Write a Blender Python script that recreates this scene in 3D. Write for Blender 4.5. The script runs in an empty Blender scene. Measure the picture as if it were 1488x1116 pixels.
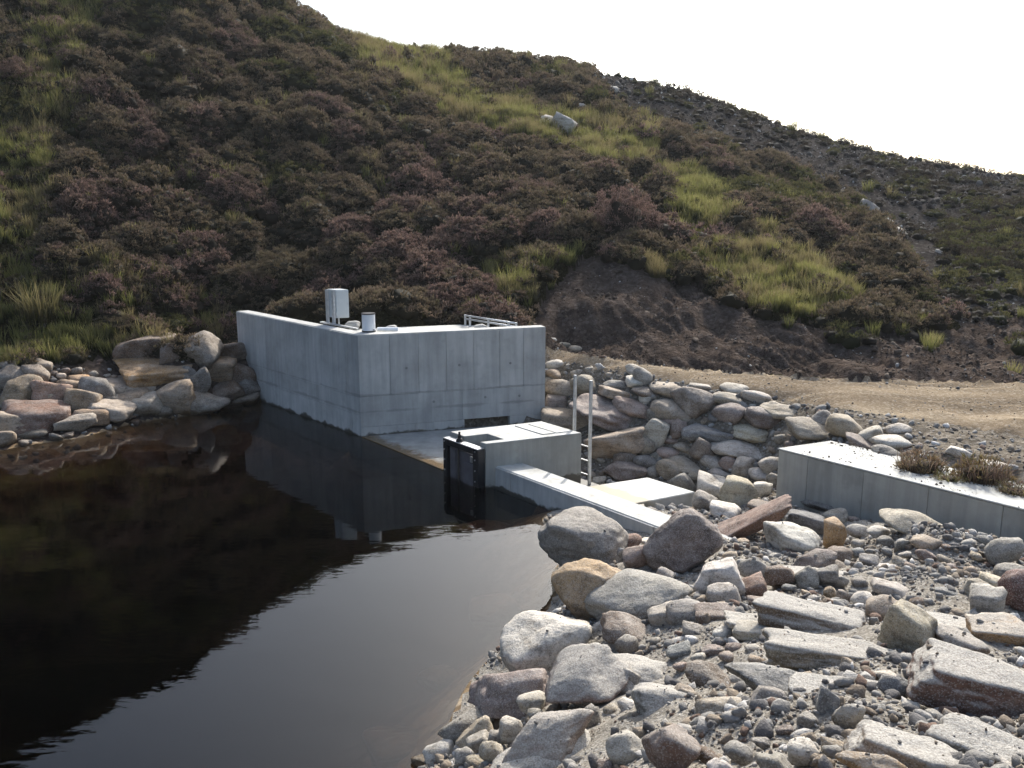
import bpy, bmesh, math, random
import numpy as np
from mathutils import Vector, Matrix, Euler

# ------------------------------------------------------------------ camera, sky, sun, exposure
SC = bpy.context.scene
COL = SC.collection
F_PX, W_PX, H_PX, HORIZON, CAM_Z = 1250.0, 1488, 1116, 310.0, 4.4
PITCH = math.atan((H_PX / 2 - HORIZON) / F_PX)
SUN_AZ, SUN_EL = 20.0, 38.0          # degrees, azimuth clockwise from the viewing direction

cam_data = bpy.data.cameras.new('camera')
cam_data.sensor_width = 36.0
cam_data.lens = 36.0 * F_PX / W_PX
cam_data.clip_start = 0.1
cam_data.clip_end = 3000
cam = bpy.data.objects.new('camera', cam_data)
COL.objects.link(cam)
cam.location = (0, 0, CAM_Z)
cam.rotation_euler = (math.pi / 2 - PITCH, 0, 0)
SC.camera = cam

world = bpy.data.worlds.new('World')
SC.world = world
world.use_nodes = True
wn = world.node_tree
sky = wn.nodes.new('ShaderNodeTexSky')
sky.sky_type = 'NISHITA'
sky.sun_disc = False
sky.sun_elevation = math.radians(SUN_EL)
sky.sun_rotation = math.radians(SUN_AZ)
sky.altitude = 300
sky.air_density = 1.0
sky.dust_density = 6.0
sky.ozone_density = 1.0
wn.nodes['Background'].inputs[1].default_value = 0.12
# thin high cloud over the whole sky: less colour, more light
veil = wn.nodes.new('ShaderNodeHueSaturation')
veil.inputs['Saturation'].default_value = 0.9
veil.inputs['Value'].default_value = 1.6
wn.links.new(sky.outputs[0], veil.inputs['Color'])
cool = wn.nodes.new('ShaderNodeMix'); cool.data_type = 'RGBA'; cool.blend_type = 'MULTIPLY'
cool.inputs[0].default_value = 1.0; cool.inputs[7].default_value = (.91, .99, 1.06, 1)
wn.links.new(veil.outputs[0], cool.inputs[6])
wn.links.new(cool.outputs[2], wn.nodes['Background'].inputs[0])

sun_data = bpy.data.lights.new('sun', 'SUN')
sun_data.energy = 4.4
sun_data.angle = math.radians(0.53)
sun_data.color = (1.0, 0.95, 0.87)
sun = bpy.data.objects.new('sun', sun_data)
COL.objects.link(sun)
sa, se = math.radians(SUN_AZ), math.radians(SUN_EL)
SUN_DIR = Vector((math.sin(sa) * math.cos(se), math.cos(sa) * math.cos(se), math.sin(se)))
sun.rotation_euler = SUN_DIR.to_track_quat('Z', 'Y').to_euler()
sun.location = SUN_DIR * 60

vs = SC.view_settings
vs.view_transform = 'Standard'
vs.look = 'None'
vs.exposure = 0.5
vs.gamma = 1.0
cy = SC.cycles
cy.max_bounces = 6
cy.diffuse_bounces = 3
cy.glossy_bounces = 3
cy.transmission_bounces = 3
cy.transparent_max_bounces = 8
cy.volume_bounces = 0
cy.use_denoising = True
cy.caustics_reflective = False
cy.caustics_refractive = False
cy.sample_clamp_indirect = 4.0

# ------------------------------------------------------------------ picture <-> place
CP, SP = math.cos(PITCH), math.sin(PITCH)
def ray(px, py):
    x = (px - W_PX / 2) / F_PX
    y = -(py - H_PX / 2) / F_PX
    return np.array([x, CP + y * SP, -SP + y * CP])
EYE = np.array([0, 0, CAM_Z])
def PZ(px, py, z):
    d = ray(px, py)
    return EYE + (z - CAM_Z) / d[2] * d
def PY(px, py, Y):
    d = ray(px, py)
    return EYE + Y / d[1] * d
def project(x, y, z):
    zc = y * CP - (z - CAM_Z) * SP
    yc = y * SP + (z - CAM_Z) * CP
    zc = np.where(np.abs(zc) < 1e-3, 1e-3, zc)
    px = W_PX / 2 + F_PX * x / zc
    py = H_PX / 2 - F_PX * yc / zc
    return np.where(zc > 0.05, px, -9999), np.where(zc > 0.05, py, -9999)

# ------------------------------------------------------------------ noise
def _hash(ix, iy, seed):
    n = (ix.astype(np.int64) * 374761393 + iy.astype(np.int64) * 668265263 + seed * 1442695041) & 0xffffffff
    n = ((n ^ (n >> 13)) * 1274126177) & 0xffffffff
    return ((n ^ (n >> 16)) & 0xffff) / 65535.0
def vnoise(x, y, seed=0):
    x = np.asarray(x, float); y = np.asarray(y, float)
    ix, iy = np.floor(x), np.floor(y)
    fx, fy = x - ix, y - iy
    fx = fx * fx * (3 - 2 * fx); fy = fy * fy * (3 - 2 * fy)
    a, b = _hash(ix, iy, seed), _hash(ix + 1, iy, seed)
    c, d = _hash(ix, iy + 1, seed), _hash(ix + 1, iy + 1, seed)
    return (a * (1 - fx) + b * fx) * (1 - fy) + (c * (1 - fx) + d * fx) * fy * 1.0
def fbm(x, y, seed=0, octaves=4):
    s, amp, tot = 0, 1.0, 0
    for o in range(octaves):
        s = s + amp * (vnoise(x * 2 ** o + o * 17.3, y * 2 ** o - o * 9.1, seed + o) - 0.5)
        tot += amp; amp *= 0.5
    return s / tot
def mounds(x, y, c, seed):
    """distance to the nearest heather root (in cells) and that root's own random number"""
    x = np.asarray(x, float) / c; y = np.asarray(y, float) / c
    x, y = x + 1.5 * fbm(x / 2.1, y / 2.1, seed + 40, 3), y + 1.5 * fbm(x / 2.1 + 9, y / 2.1, seed + 50, 3)
    ix, iy = np.floor(x), np.floor(y)
    best = np.full(x.shape, 9.0); who = np.zeros(x.shape)
    for dx in (-1, 0, 1):
        for dy in (-1, 0, 1):
            jx, jy = ix + dx, iy + dy
            d = np.hypot(jx + .12 + .76 * _hash(jx, jy, seed) - x, jy + .12 + .76 * _hash(jx, jy, seed + 1) - y)
            d = d * (.75 + .6 * _hash(jx, jy, seed + 2))
            m = d < best
            best = np.where(m, d, best); who = np.where(m, _hash(jx, jy, seed + 3), who)
    return best, who
def smooth(a, b, x):
    t = np.clip((np.asarray(x, float) - a) / (b - a), 0, 1)
    return t * t * (3 - 2 * t)
def inpoly(px, py, poly):
    px = np.asarray(px, float); py = np.asarray(py, float)
    r = np.zeros(px.shape, bool)
    n = len(poly)
    for i in range(n):
        x1, y1 = poly[i]; x2, y2 = poly[(i + 1) % n]
        if y1 == y2: continue
        c = ((y1 > py) != (y2 > py)) & (px < (x2 - x1) * (py - y1) / (y2 - y1) + x1)
        r ^= c
    return r

# ------------------------------------------------------------------ the dam line and its corners
C0 = PZ(525, 635, 0)                                # chamber corner at the waterline
WALL_Z = PY(525, 487, C0[1])[2]
def unit(v):
    v = np.array([v[0], v[1], 0.0]); return v / np.linalg.norm(v)
C0 = np.array([C0[0], C0[1], 0]) 
FARL = PZ(343, 452, WALL_Z); FRONTR = PZ(793, 475, WALL_Z)
D_LEFT = unit(FARL - C0); LEN_LEFT = np.linalg.norm((FARL - C0)[:2])
D_FRONT = unit(FRONTR - C0); LEN_FRONT = np.linalg.norm((FRONTR - C0)[:2])
BLK_Z, WEIR_Z, RW_Z = 0.75, 0.35, 1.0
B = [PZ(654, 627, BLK_Z), PZ(706, 645, BLK_Z), PZ(845, 629, BLK_Z), PZ(787, 612, BLK_Z)]
D_DAM = unit(B[1] - B[0])
D_BLK = unit(B[2] - B[1])

# ------------------------------------------------------------------ ground height
CTRL = []
def cz(pts):
    for px, py, z in pts: CTRL.append(PZ(px, py, z))
def cyy(pts):
    for px, py, Y in pts: CTRL.append(PY(px, py, Y))
def cw(pts):
    for p in pts: CTRL.append(np.array(p, float))
# shore lines
cz([(-150, 690, 0.0), (0, 655, 0), (120, 636, 0), (250, 606, 0), (340, 594, 0)])
cz([(838, 772, 0.0), (795, 830, 0), (800, 880, 0), (735, 930, 0), (665, 1010, 0), (640, 1070, 0), (590, 1140, 0)])
# pool bed: shallow by the near shore, deep in the middle
for px, py, z in [(770, 800, -.35), (760, 870, -.3), (690, 920, -.35), (600, 1010, -.35), (560, 1080, -.4), (650, 880, -.8), (500, 1000, -.9),
                  (600, 760, -1.1), (400, 900, -1.5), (200, 850, -1.6), (450, 700, -1.4), (100, 760, -1.2), (250, 690, -1.1), (60, 700, -.7), (300, 640, -.6),
                  (0, 1000, -1.5), (-300, 850, -1.4)]:
    p = PZ(px, py, 0); p[2] = z; CTRL.append(p)
# left bank
cz([(0, 590, .45), (120, 580, .48), (200, 560, .55), (300, 555, .35), (350, 540, .55), (0, 540, 1.0), (120, 530, 1.05), (250, 510, 1.3), (335, 492, 1.45), (-200, 600, .9)])
# near bank
cz([(820, 745, .2), (900, 800, .45), (960, 790, .3), (880, 860, .5), (830, 960, .55), (760, 1040, .7), (720, 1110, .8), (900, 1000, 1.0), (850, 1110, 1.15),
    (1000, 900, .95), (1000, 820, .55), (1070, 760, .3), (1130, 750, .32), (1250, 775, .32), (1400, 795, .24), (1488, 812, .26), (1100, 840, .85), (1300, 850, .92),
    (1488, 880, 1.08), (1150, 950, 1.5), (1350, 950, 1.6), (1488, 980, 1.75), (1000, 1050, 1.5), (1150, 1090, 2.1), (1350, 1090, 2.2), (1488, 1100, 2.25), (1700, 900, 1.3), (1700, 1100, 2.2)])
cw([(0.3, 0, 2.75), (2, 0, 2.8), (5, 0, 2.8), (0, 1.6, 2.6), (-1.2, 2.5, 1.6), (-2.0, 4, .4), (-1.6, 0, 1.6), (-3.4, 2.5, -.4), (-3.5, -2, -.2), (3, -5, 2.9), (9, 0, 2.6), (10, 4, 2.1), (-1, -5, 2.0), (-6, 3, -1.4), (-12, 6, -1.4), (-6, -4, -1.2)])
# stilling channel and riprap
cz([(870, 690, -.42), (930, 700, -.45), (1010, 742, -.45), (1060, 735, -.42), (1100, 712, -.3), (1060, 690, -.2), (990, 680, -.25), (830, 615, .05), (900, 640, .05), (960, 640, .1), (1040, 640, .25), (1110, 650, .2),
    (800, 580, .35), (880, 590, .5), (960, 595, .6), (1050, 600, .65), (1130, 620, .6), (800, 535, .85), (880, 555, .95), (960, 565, .98), (1060, 580, .95), (1150, 600, .92), (1220, 620, .95), (1290, 650, .95),
    (1330, 688, 1.07), (1420, 712, 1.1)])
# track
cz([(830, 520, 1.25), (900, 530, 1.2), (1000, 545, 1.15), (1200, 562, 1.1), (1350, 570, 1.1), (1488, 572, 1.12), (1488, 625, 1.05), (1300, 610, 1.05), (1400, 650, 1.0), (1488, 690, .98), (1700, 620, 1.08), (1700, 760, 1.0), (1900, 640, 1.2)])
# behind the chamber
cyy([(360, 462, 22.6), (470, 474, 22.0), (600, 476, 21.2), (700, 474, 21.0), (790, 497, 20.2)])
cw([(-3.5, 19.5, 1.75), (-1.5, 19.5, 1.7), (-1, 18.4, 1.6), (.3, 19.6, 1.6), (-5, 20.8, 1.8)])
# hillside, columns from left to right
cyy([(-300, 560, 15.5), (-300, 400, 19), (-300, 200, 25), (-300, 0, 30), (-300, -250, 37), (-300, -480, 46),
     (0, 520, 18.3), (0, 400, 21), (0, 250, 25), (0, 100, 29.5), (0, 0, 33), (0, -160, 38), (0, -330, 46),
     (200, 470, 21), (200, 350, 23.5), (200, 200, 28), (200, 60, 33), (200, -80, 38), (200, -190, 44),
     (330, 455, 22.8), (400, 420, 23.8), (400, 300, 27), (400, 160, 32), (400, 44, 38),
     (490, 80, 38.5), (500, 150, 33), (500, 300, 27.5), (500, 420, 23.6),
     (560, 76, 43), (650, 86, 45), (650, 170, 36.5), (650, 300, 28.5), (650, 420, 23.2),
     (800, 103, 47), (800, 180, 37), (800, 300, 28), (800, 400, 23), (800, 460, 21),
     (900, 112, 48), (900, 200, 37.5), (900, 300, 28.5), (900, 375, 23.8), (900, 450, 20.8), (880, 515, 19.1),
     (1000, 134, 47), (1000, 230, 35), (1000, 350, 26), (1000, 420, 22.2), (1000, 480, 19.9), (1000, 532, 18.15),
     (1200, 208, 44), (1200, 300, 33), (1200, 400, 24.5), (1200, 470, 20.6), (1200, 545, 17.45),
     (1350, 242, 42), (1350, 330, 32), (1350, 420, 24), (1350, 500, 19.5), (1350, 550, 17.1),
     (1488, 264, 41), (1488, 350, 30), (1488, 450, 22.5), (1488, 520, 18.5), (1488, 553, 16.8),
     (1750, 300, 40), (1750, 420, 25), (1750, 545, 17)])
# beyond the crest
cw([(-45, 40, 30), (-30, 60, 30), (-20, 52, 19), (-13, 50, 12.6), (-8, 52, 12.8), (-3, 58, 12.8), (4, 62, 12.4), (10, 62, 11), (18, 58, 8.6), (26, 54, 6.5), (40, 50, 5.5),
    (-60, 90, 24), (0, 100, 12), (60, 90, 6), (45, 20, 3), (60, 0, 3), (30, -20, 3), (-60, 10, 18), (-40, 15, 6), (-30, -20, 2), (-25, 4, .6), (-18, 10, .3)])
CTRL = np.array(CTRL)
MQ_C = 0.7
def _solve():
    P = CTRL[:, :2]; n = len(P)
    r = np.sqrt(((P[:, None] - P[None]) ** 2).sum(2) + MQ_C ** 2)
    A = np.zeros((n + 3, n + 3))
    A[:n, :n] = r - np.eye(n) * 0.06
    A[:n, n] = 1; A[:n, n + 1:] = P; A[n, :n] = 1; A[n + 1:, :n] = P.T
    return np.linalg.solve(A, np.concatenate([CTRL[:, 2], np.zeros(3)]))
RBF = _solve()
def base_z(x, y):
    x = np.atleast_1d(np.asarray(x, float)); y = np.atleast_1d(np.asarray(y, float))
    out = np.empty(x.shape)
    xf, yf, of = x.ravel(), y.ravel(), np.empty(x.size)
    for i in range(0, xf.size, 20000):
        xs, ys = xf[i:i + 20000], yf[i:i + 20000]
        r = np.sqrt((xs[:, None] - CTRL[None, :, 0]) ** 2 + (ys[:, None] - CTRL[None, :, 1]) ** 2 + MQ_C ** 2)
        of[i:i + 20000] = r @ RBF[:-3] + RBF[-3] + RBF[-2] * xs + RBF[-1] * ys
    return of.reshape(x.shape)

# what grows or lies where, outlined on the photograph and read back onto the ground
POLY_TRACK = [(790, 505), (850, 516), (1000, 536), (1200, 550), (1488, 556), (1800, 556), (1800, 650), (1488, 634), (1330, 609), (1180, 588), (1040, 566), (930, 545), (860, 532), (800, 522)]
POLY_SOIL = [(770, 470), (800, 420), (850, 372), (900, 380), (950, 400), (1010, 410), (1060, 440), (1110, 458), (1220, 474), (1330, 482), (1420, 468), (1500, 460), (1800, 458), (1800, 556), (1488, 556), (1200, 550), (1000, 536), (850, 516), (790, 505)]
POLY_SCREE = [(850, 85), (880, 150), (960, 185), (1060, 215), (1150, 245), (1235, 285), (1290, 345), (1335, 405), (1375, 455), (1420, 500), (1900, 520), (1900, 100)]
GRASS = [([(40, -60), (190, -60), (150, 60), (110, 100), (125, 160), (75, 235), (130, 150), (40, 250), (0, 265), (-60, 265), (-60, 200), (20, 180), (40, 100)], .75),
         ([(-80, 200), (80, 190), (70, 330), (40, 380), (120, 430), (170, 470), (150, 520), (60, 540), (-80, 545)], .8),
         ([(470, 35), (560, 60), (640, 72), (680, 130), (760, 160), (800, 175), (880, 165), (965, 185), (960, 240), (880, 250), (800, 215), (740, 205), (650, 180), (590, 130), (520, 90)], .85),
         ([(960, 240), (1030, 255), (1075, 300), (1060, 330), (1010, 350), (975, 330), (975, 280)], .85),
         ([(1000, 365), (1060, 345), (1110, 330), (1150, 370), (1200, 390), (1250, 430), (1240, 455), (1150, 470), (1080, 440), (1010, 400)], .9),
         ([(690, 400), (740, 385), (800, 380), (840, 360), (850, 375), (800, 440), (760, 455), (710, 430)], .7),
         ([(930, 385), (975, 385), (975, 410), (935, 412)], .8),
         ([(230, 250), (330, 240), (370, 330), (300, 360), (240, 330)], .25),
         ([(150, 440), (320, 430), (335, 470), (150, 500)], .45)]
def masks(px, py):
    """grass share, scree share, soil share for points of the hill seen at these pixels"""
    jx = px + 26 * fbm(px / 60.0, py / 60.0, 5); jy = py + 22 * fbm(px / 60.0, py / 60.0, 9)
    g = np.zeros(np.shape(px))
    for poly, s in GRASS: g = np.maximum(g, inpoly(jx, jy, poly) * s)
    return g, inpoly(jx, jy, POLY_SCREE) * 1.0, inpoly(px + 8 * fbm(px / 25.0, py / 25.0, 3), py + 10 * fbm(px / 30.0, py / 30.0, 4), POLY_SOIL) * 1.0
DAM_N = np.array([-D_DAM[1], D_DAM[0]])            # points downstream or upstream?
if DAM_N[1] < 0: DAM_N = -DAM_N
def dam_side(x, y):                                # > 0 downstream of the dam line
    return (x - B[1][0]) * DAM_N[0] + (y - B[1][1]) * DAM_N[1]
def zones(x, y, z):
    """0 hillside 1 scree 2 soil bank 3 track 4 near gravel bank 5 riprap bed 6 pool bed 7 moorland"""
    px, py = project(x, y, z)
    g, sc_, so = masks(px, py)
    out = np.zeros(x.shape, int)
    far = y > 16.0
    out[(sc_ > .5) & (y > 18)] = 1
    out[(so > .5) & (y > 15.3) & (y < 30)] = 2
    out[inpoly(px, py, POLY_TRACK) & (y < 21)] = 3
    ds = dam_side(x, y)
    near = (y < 15.8) & ~inpoly(px, py, POLY_TRACK) & (x > -4)
    wall_side = (x - 3.93) * DAM_N[0] + (y - 12.24) * DAM_N[1]
    out[near & (ds < 0.4)] = 4
    out[(y < 12.5) & (x > 1.5) & (wall_side < .2)] = 4
    rip = (ds > 0.4) & (y < 21) & (x > -1.0) & (out == 0) & ((py > 558) | ((px < 1000) & (py > 505)))
    out[rip] = 5
    out[(x > 3) & (y < 17) & (wall_side >= .2) & (out == 0) & (py > 552)] = 5
    out[(px < 400) & (z < 1.1) & (y < 23) & (y > 13)] = 8
    out[(z < 0.02) & (ds < 0.4)] = 6
    out[(y > 62) | (np.abs(x) > 42) | (y < -6)] = 7
    return out
def ground_z(x, y, detail=True):
    x = np.atleast_1d(np.asarray(x, float)); y = np.atleast_1d(np.asarray(y, float))
    z = base_z(x, y)
    if not detail: return z
    hill = smooth(17.5, 22, y) 
    px, py = project(x, y, z)
    g, sc_, so = masks(px, py)
    soft = hill * (1 - sc_) * (1 - so)
    z = z + soft * (0.75 * fbm(x / 2.6, y / 2.6, 21, 3) + 0.16 * fbm(x / .8, y / .8, 25, 2))
    f1, _ = mounds(x, y, 1.5, 201)
    z = z + soft * (1 - .75 * g) * smooth(18, 20.5, y) * (.62 + 1.0 * fbm(x / 4, y / 4, 27, 2)) * (np.clip(1 - (f1 / .66) ** 2, 0, 1) - .38)
    z = z + hill * sc_ * (0.30 * fbm(x / 1.8, y / 1.8, 31, 4) + .10 * fbm(x / .3, y / .3, 35, 2))
    # machine-cut soil: rills running down the face
    z = z + so * (y > 16) * (0.40 * fbm(x / .34 + 0.55 * y, y / 2.6, 41, 3) + 0.42 * fbm(x / 1.2, y / 1.0, 45, 3))
    u = (x * .9 + y * .5 + .25 * fbm(x / 1.5, y / 1.5, 47, 2)) / .36          # bucket-teeth furrows
    z = z - so * (y > 16) * .15 * np.abs(np.sin(math.pi * u)) * smooth(-.12, .1, fbm(x / 1.6, y / 1.3, 49, 2))
    near = 1 - smooth(12.5, 16, y)
    z = z + near * (0.34 * fbm(x / .8, y / .8, 51, 4) + .035 * fbm(x / .09, y / .09, 55, 2)) * smooth(-.02, .25, z)
    trk = inpoly(px, py, POLY_TRACK)
    z = z + trk * (0.07 * fbm(x / .6 , y / .5, 61, 3))
    e0, e1 = PZ(850, 518, 1.22), PZ(1488, 556, 1.12)
    v = (e0[1] + (e1[1] - e0[1]) * (x - e0[0]) / (e1[0] - e0[0])) - y + .25 * fbm(x / 3, x * 0, 63, 2)
    for vr in (.75, 2.25): z = z - trk * .07 * np.exp(-((v - vr) / .2) ** 2) + trk * .035 * np.exp(-((v - vr - .34) / .13) ** 2)
    return z
def hit(px, py, raise_=0.0):
    """the ground point seen at a pixel"""
    d = ray(px, py)
    t = np.concatenate([np.arange(2.0, 24, 0.03), np.arange(24, 60, .1)])
    P = EYE[None] + t[:, None] * d[None]
    g = pit(P[:, 0], P[:, 1], base_z(P[:, 0], P[:, 1])) + raise_
    k = np.argmax(P[:, 2] < g)
    return P[k] if (P[:, 2] < g).any() else P[-1]

# ------------------------------------------------------------------ object helpers
def tag(o, label=None, cat=None, group=None, kind=None):
    if label: o['label'] = label
    if cat: o['category'] = cat
    if group: o['group'] = group
    if kind: o['kind'] = kind
    return o
def link(name, mesh, parent=None, mat=None):
    o = bpy.data.objects.new(name, mesh)
    COL.objects.link(o)
    if parent: o.parent = parent
    if mat is not None and mesh is not None and not mesh.materials: mesh.materials.append(mat)
    return o
def empty(name, loc):
    o = bpy.data.objects.new(name, None); o.empty_display_size = .2
    COL.objects.link(o); o.location = loc
    return o
def mesh_np(name, V, Fc, smooth_=False):
    m = bpy.data.meshes.new(name)
    V = np.asarray(V, np.float32); Fc = np.asarray(Fc, np.int32)
    k = Fc.shape[1]
    m.vertices.add(len(V)); m.vertices.foreach_set('co', V.ravel())
    m.loops.add(Fc.size); m.loops.foreach_set('vertex_index', Fc.ravel())
    m.polygons.add(len(Fc)); m.polygons.foreach_set('loop_start', np.arange(0, Fc.size, k, dtype=np.int32))
    m.polygons.foreach_set('loop_total', np.full(len(Fc), k, np.int32))
    if smooth_: m.polygons.foreach_set('use_smooth', np.ones(len(Fc), bool))
    m.update(calc_edges=True); m.validate()
    return m
def prism(bm, pts, z0, z1):
    """upright prism over a plan outline (list of xy), z1 may be a list"""
    n = len(pts)
    if not hasattr(z1, '__len__'): z1 = [z1] * n
    a = [bm.verts.new((p[0], p[1], z0)) for p in pts]
    b = [bm.verts.new((p[0], p[1], z1[i])) for i, p in enumerate(pts)]
    fs = [bm.faces.new(a[::-1]), bm.faces.new(b)]
    for i in range(n):
        j = (i + 1) % n
        fs.append(bm.faces.new((a[i], a[j], b[j], b[i])))
    bmesh.ops.recalc_face_normals(bm, faces=fs)
def tube(bm, p, q, r, seg=10):
    p, q = Vector(p), Vector(q); d = (q - p)
    M = Matrix.Translation((p + q) / 2) @ d.to_track_quat('Z', 'Y').to_matrix().to_4x4()
    bmesh.ops.create_cone(bm, cap_ends=True, segments=seg, radius1=r, radius2=r, depth=d.length, matrix=M)
def box(bm, c, u, v, w):
    """box about centre c with half axes u, v, w (vectors)"""
    c, u, v, w = Vector(c), Vector(u), Vector(v), Vector(w)
    vs_ = [bm.verts.new(c + su * u + sv * v + sw * w) for sw in (-1, 1) for su, sv in ((-1, -1), (1, -1), (1, 1), (-1, 1))]
    fs = [bm.faces.new([vs_[i] for i in f]) for f in ((3, 2, 1, 0), (4, 5, 6, 7), (0, 1, 5, 4), (1, 2, 6, 5), (2, 3, 7, 6), (3, 0, 4, 7))]
    bmesh.ops.recalc_face_normals(bm, faces=fs)
def fin(bm, name, mat, parent=None, bevel=0, seg=1, smooth_=False, origin=None):
    if bevel:
        es = [e for e in bm.edges if len(e.link_faces) == 2 and e.calc_face_angle(0) > .5]
        bmesh.ops.bevel(bm, geom=es, offset=bevel, segments=seg, affect='EDGES', clamp_overlap=True)
    m = bpy.data.meshes.new(name)
    if origin is not None: bmesh.ops.translate(bm, verts=bm.verts, vec=-Vector(origin))
    bm.to_mesh(m); bm.free()
    if smooth_:
        for p in m.polygons: p.use_smooth = True
    o = link(name, m, None, mat)
    if origin is not None: o.location = origin
    if parent:
        o.parent = parent
        if origin is None: o.matrix_parent_inverse = Matrix.Translation(-Vector(parent.location))
        else: o.location = Vector(origin) - Vector(parent.location)
    return o

# ------------------------------------------------------------------ materials
def new_mat(name):
    m = bpy.data.materials.new(name); m.use_nodes = True
    nt = m.node_tree
    return m, nt, nt.nodes['Principled BSDF']
def N(nt, kind, **kw):
    n = nt.nodes.new(kind)
    for k, v in kw.items():
        if k.startswith('i_'):
            key = k[2:]
            n.inputs[int(key) if key.isdigit() else key.replace('_', ' ')].default_value = v
        else: setattr(n, k, v)
    return n
def ramp(nt, fac, stops, interp='LINEAR'):
    r = nt.nodes.new('ShaderNodeValToRGB'); r.color_ramp.interpolation = interp
    e = r.color_ramp.elements
    while len(e) < len(stops): e.new(0.5)
    for i, (p, c) in enumerate(stops):
        e[i].position = p; e[i].color = (*c, 1) if len(c) == 3 else c
    nt.links.new(fac, r.inputs[0])
    return r.outputs[0]
def mix(nt, fac, a, b, mode='MIX'):
    n = nt.nodes.new('ShaderNodeMix'); n.data_type = 'RGBA'; n.blend_type = mode
    for s, v in ((n.inputs[0], fac), (n.inputs[6], a), (n.inputs[7], b)):
        if hasattr(v, 'is_output'): nt.links.new(v, s)
        elif isinstance(v, (int, float)): s.default_value = v
        else: s.default_value = (*v, 1)
    return n.outputs[2]
def math_n(nt, op, a, b=0.0, clamp=False):
    n = nt.nodes.new('ShaderNodeMath'); n.operation = op; n.use_clamp = clamp
    for i, v in enumerate((a, b)):
        if hasattr(v, 'is_output'): nt.links.new(v, n.inputs[i])
        else: n.inputs[i].default_value = v
    return n.outputs[0]
def noise(nt, scale, detail=4, rough=.55, vec=None, dist=0.0):
    n = N(nt, 'ShaderNodeTexNoise'); n.inputs['Scale'].default_value = scale
    n.inputs['Detail'].default_value = detail; n.inputs['Roughness'].default_value = rough; n.inputs['Distortion'].default_value = dist
    if vec is not None: nt.links.new(vec, n.inputs['Vector'])
    return n.outputs[0]
def bump(nt, height, strength, dist, prev=None):
    b = N(nt, 'ShaderNodeBump'); b.inputs['Strength'].default_value = strength; b.inputs['Distance'].default_value = dist
    nt.links.new(height, b.inputs['Height'])
    if prev is not None: nt.links.new(prev, b.inputs['Normal'])
    return b.outputs[0]
def position(nt): return N(nt, 'ShaderNodeNewGeometry').outputs['Position']
def mapped(nt, vec, scale=(1, 1, 1), rot=(0, 0, 0)):
    m = N(nt, 'ShaderNodeMapping'); m.inputs['Scale'].default_value = scale; m.inputs['Rotation'].default_value = rot
    nt.links.new(vec, m.inputs['Vector']); return m.outputs[0]
def sep(nt, vec, i):
    s = N(nt, 'ShaderNodeSeparateXYZ'); nt.links.new(vec, s.inputs[0]); return s.outputs[i]

def mat_ground(name, cols, scale=1.6, speck=None, bump_s=.6, bump_d=.05, bscale=14, stretch=None):
    m, nt, b = new_mat(name)
    p = position(nt)
    c = ramp(nt, noise(nt, scale, 6, .6, mapped(nt, p, stretch) if stretch else p), cols)
    if speck:
        v = N(nt, 'ShaderNodeTexVoronoi'); v.inputs['Scale'].default_value = speck[0]; nt.links.new(p, v.inputs['Vector'])
        c = mix(nt, speck[2], c, ramp(nt, sep(nt, v.outputs['Color'], 0), speck[1]))
    nt.links.new(c, b.inputs['Base Color'])
    b.inputs['Roughness'].default_value = .92
    b.inputs['Specular IOR Level'].default_value = .0
    h = noise(nt, bscale, 6, .65, p)
    nt.links.new(bump(nt, h, bump_s, bump_d), b.inputs['Normal'])
    return m
M = {}
M['hill'] = mat_ground('peaty_hillside', [(.3, (.014, .012, .008)), (.5, (.028, .025, .012)), (.7, (.05, .042, .022))], 5.0, (30, [(0, (.01, .009, .006)), (.7, (.04, .034, .018)), (1, (.09, .08, .04))], .5), 1.0, .15, 16)
M['scree'] = mat_ground('scree_rubble', [(.3, (.030, .025, .021)), (.52, (.055, .047, .041)), (.72, (.085, .074, .065))], 1.4, (14, [(0, (.027, .023, .02)), (.85, (.075, .066, .058)), (1, (.22, .21, .20))], .45), 1.0, .12, 10)
M['soil'] = mat_ground('peat_soil_cut', [(.3, (.038, .029, .023)), (.5, (.074, .056, .045)), (.7, (.122, .095, .078))], 2.2, (12, [(0, (.032, .025, .02)), (.7, (.088, .067, .054)), (1, (.19, .16, .138))], .35), 1.0, .14, 8)
M['track'] = mat_ground('track_grit', [(.32, (.125, .093, .062)), (.5, (.21, .16, .105)), (.66, (.37, .295, .20))], .9, (28, [(0, (.10, .08, .06)), (.7, (.22, .18, .135)), (1, (.4, .36, .3))], .4), .7, .03, 22, (.16, 1.3, 1))
M['bank'] = mat_ground('grit_bank', [(.3, (.20, .176, .142)), (.5, (.30, .268, .222)), (.7, (.41, .37, .31))], 1.5, (60, [(0, (.11, .10, .085)), (.6, (.29, .265, .23)), (1, (.52, .50, .46))], .5), 1.0, .03, 45)
M['riprap_bed'] = mat_ground('riprap_fill', [(.3, (.075, .060, .044)), (.5, (.14, .115, .086)), (.7, (.22, .185, .14))], 2.0, (22, [(0, (.06, .05, .04)), (.7, (.2, .18, .15)), (1, (.36, .33, .29))], .5), .8, .05, 24)
M['bed'] = mat_ground('peaty_pool_bed', [(.3, (.12, .085, .05)), (.5, (.22, .165, .105)), (.7, (.32, .25, .17))], 1.3, (6, [(0, (.10, .06, .03)), (.6, (.24, .17, .10)), (1, (.4, .32, .23))], .55), .6, .04, 12)
M['moor'] = mat_ground('far_moor', [(.3, (.045, .045, .018)), (.5, (.08, .072, .03)), (.7, (.11, .10, .045))], .2)

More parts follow.
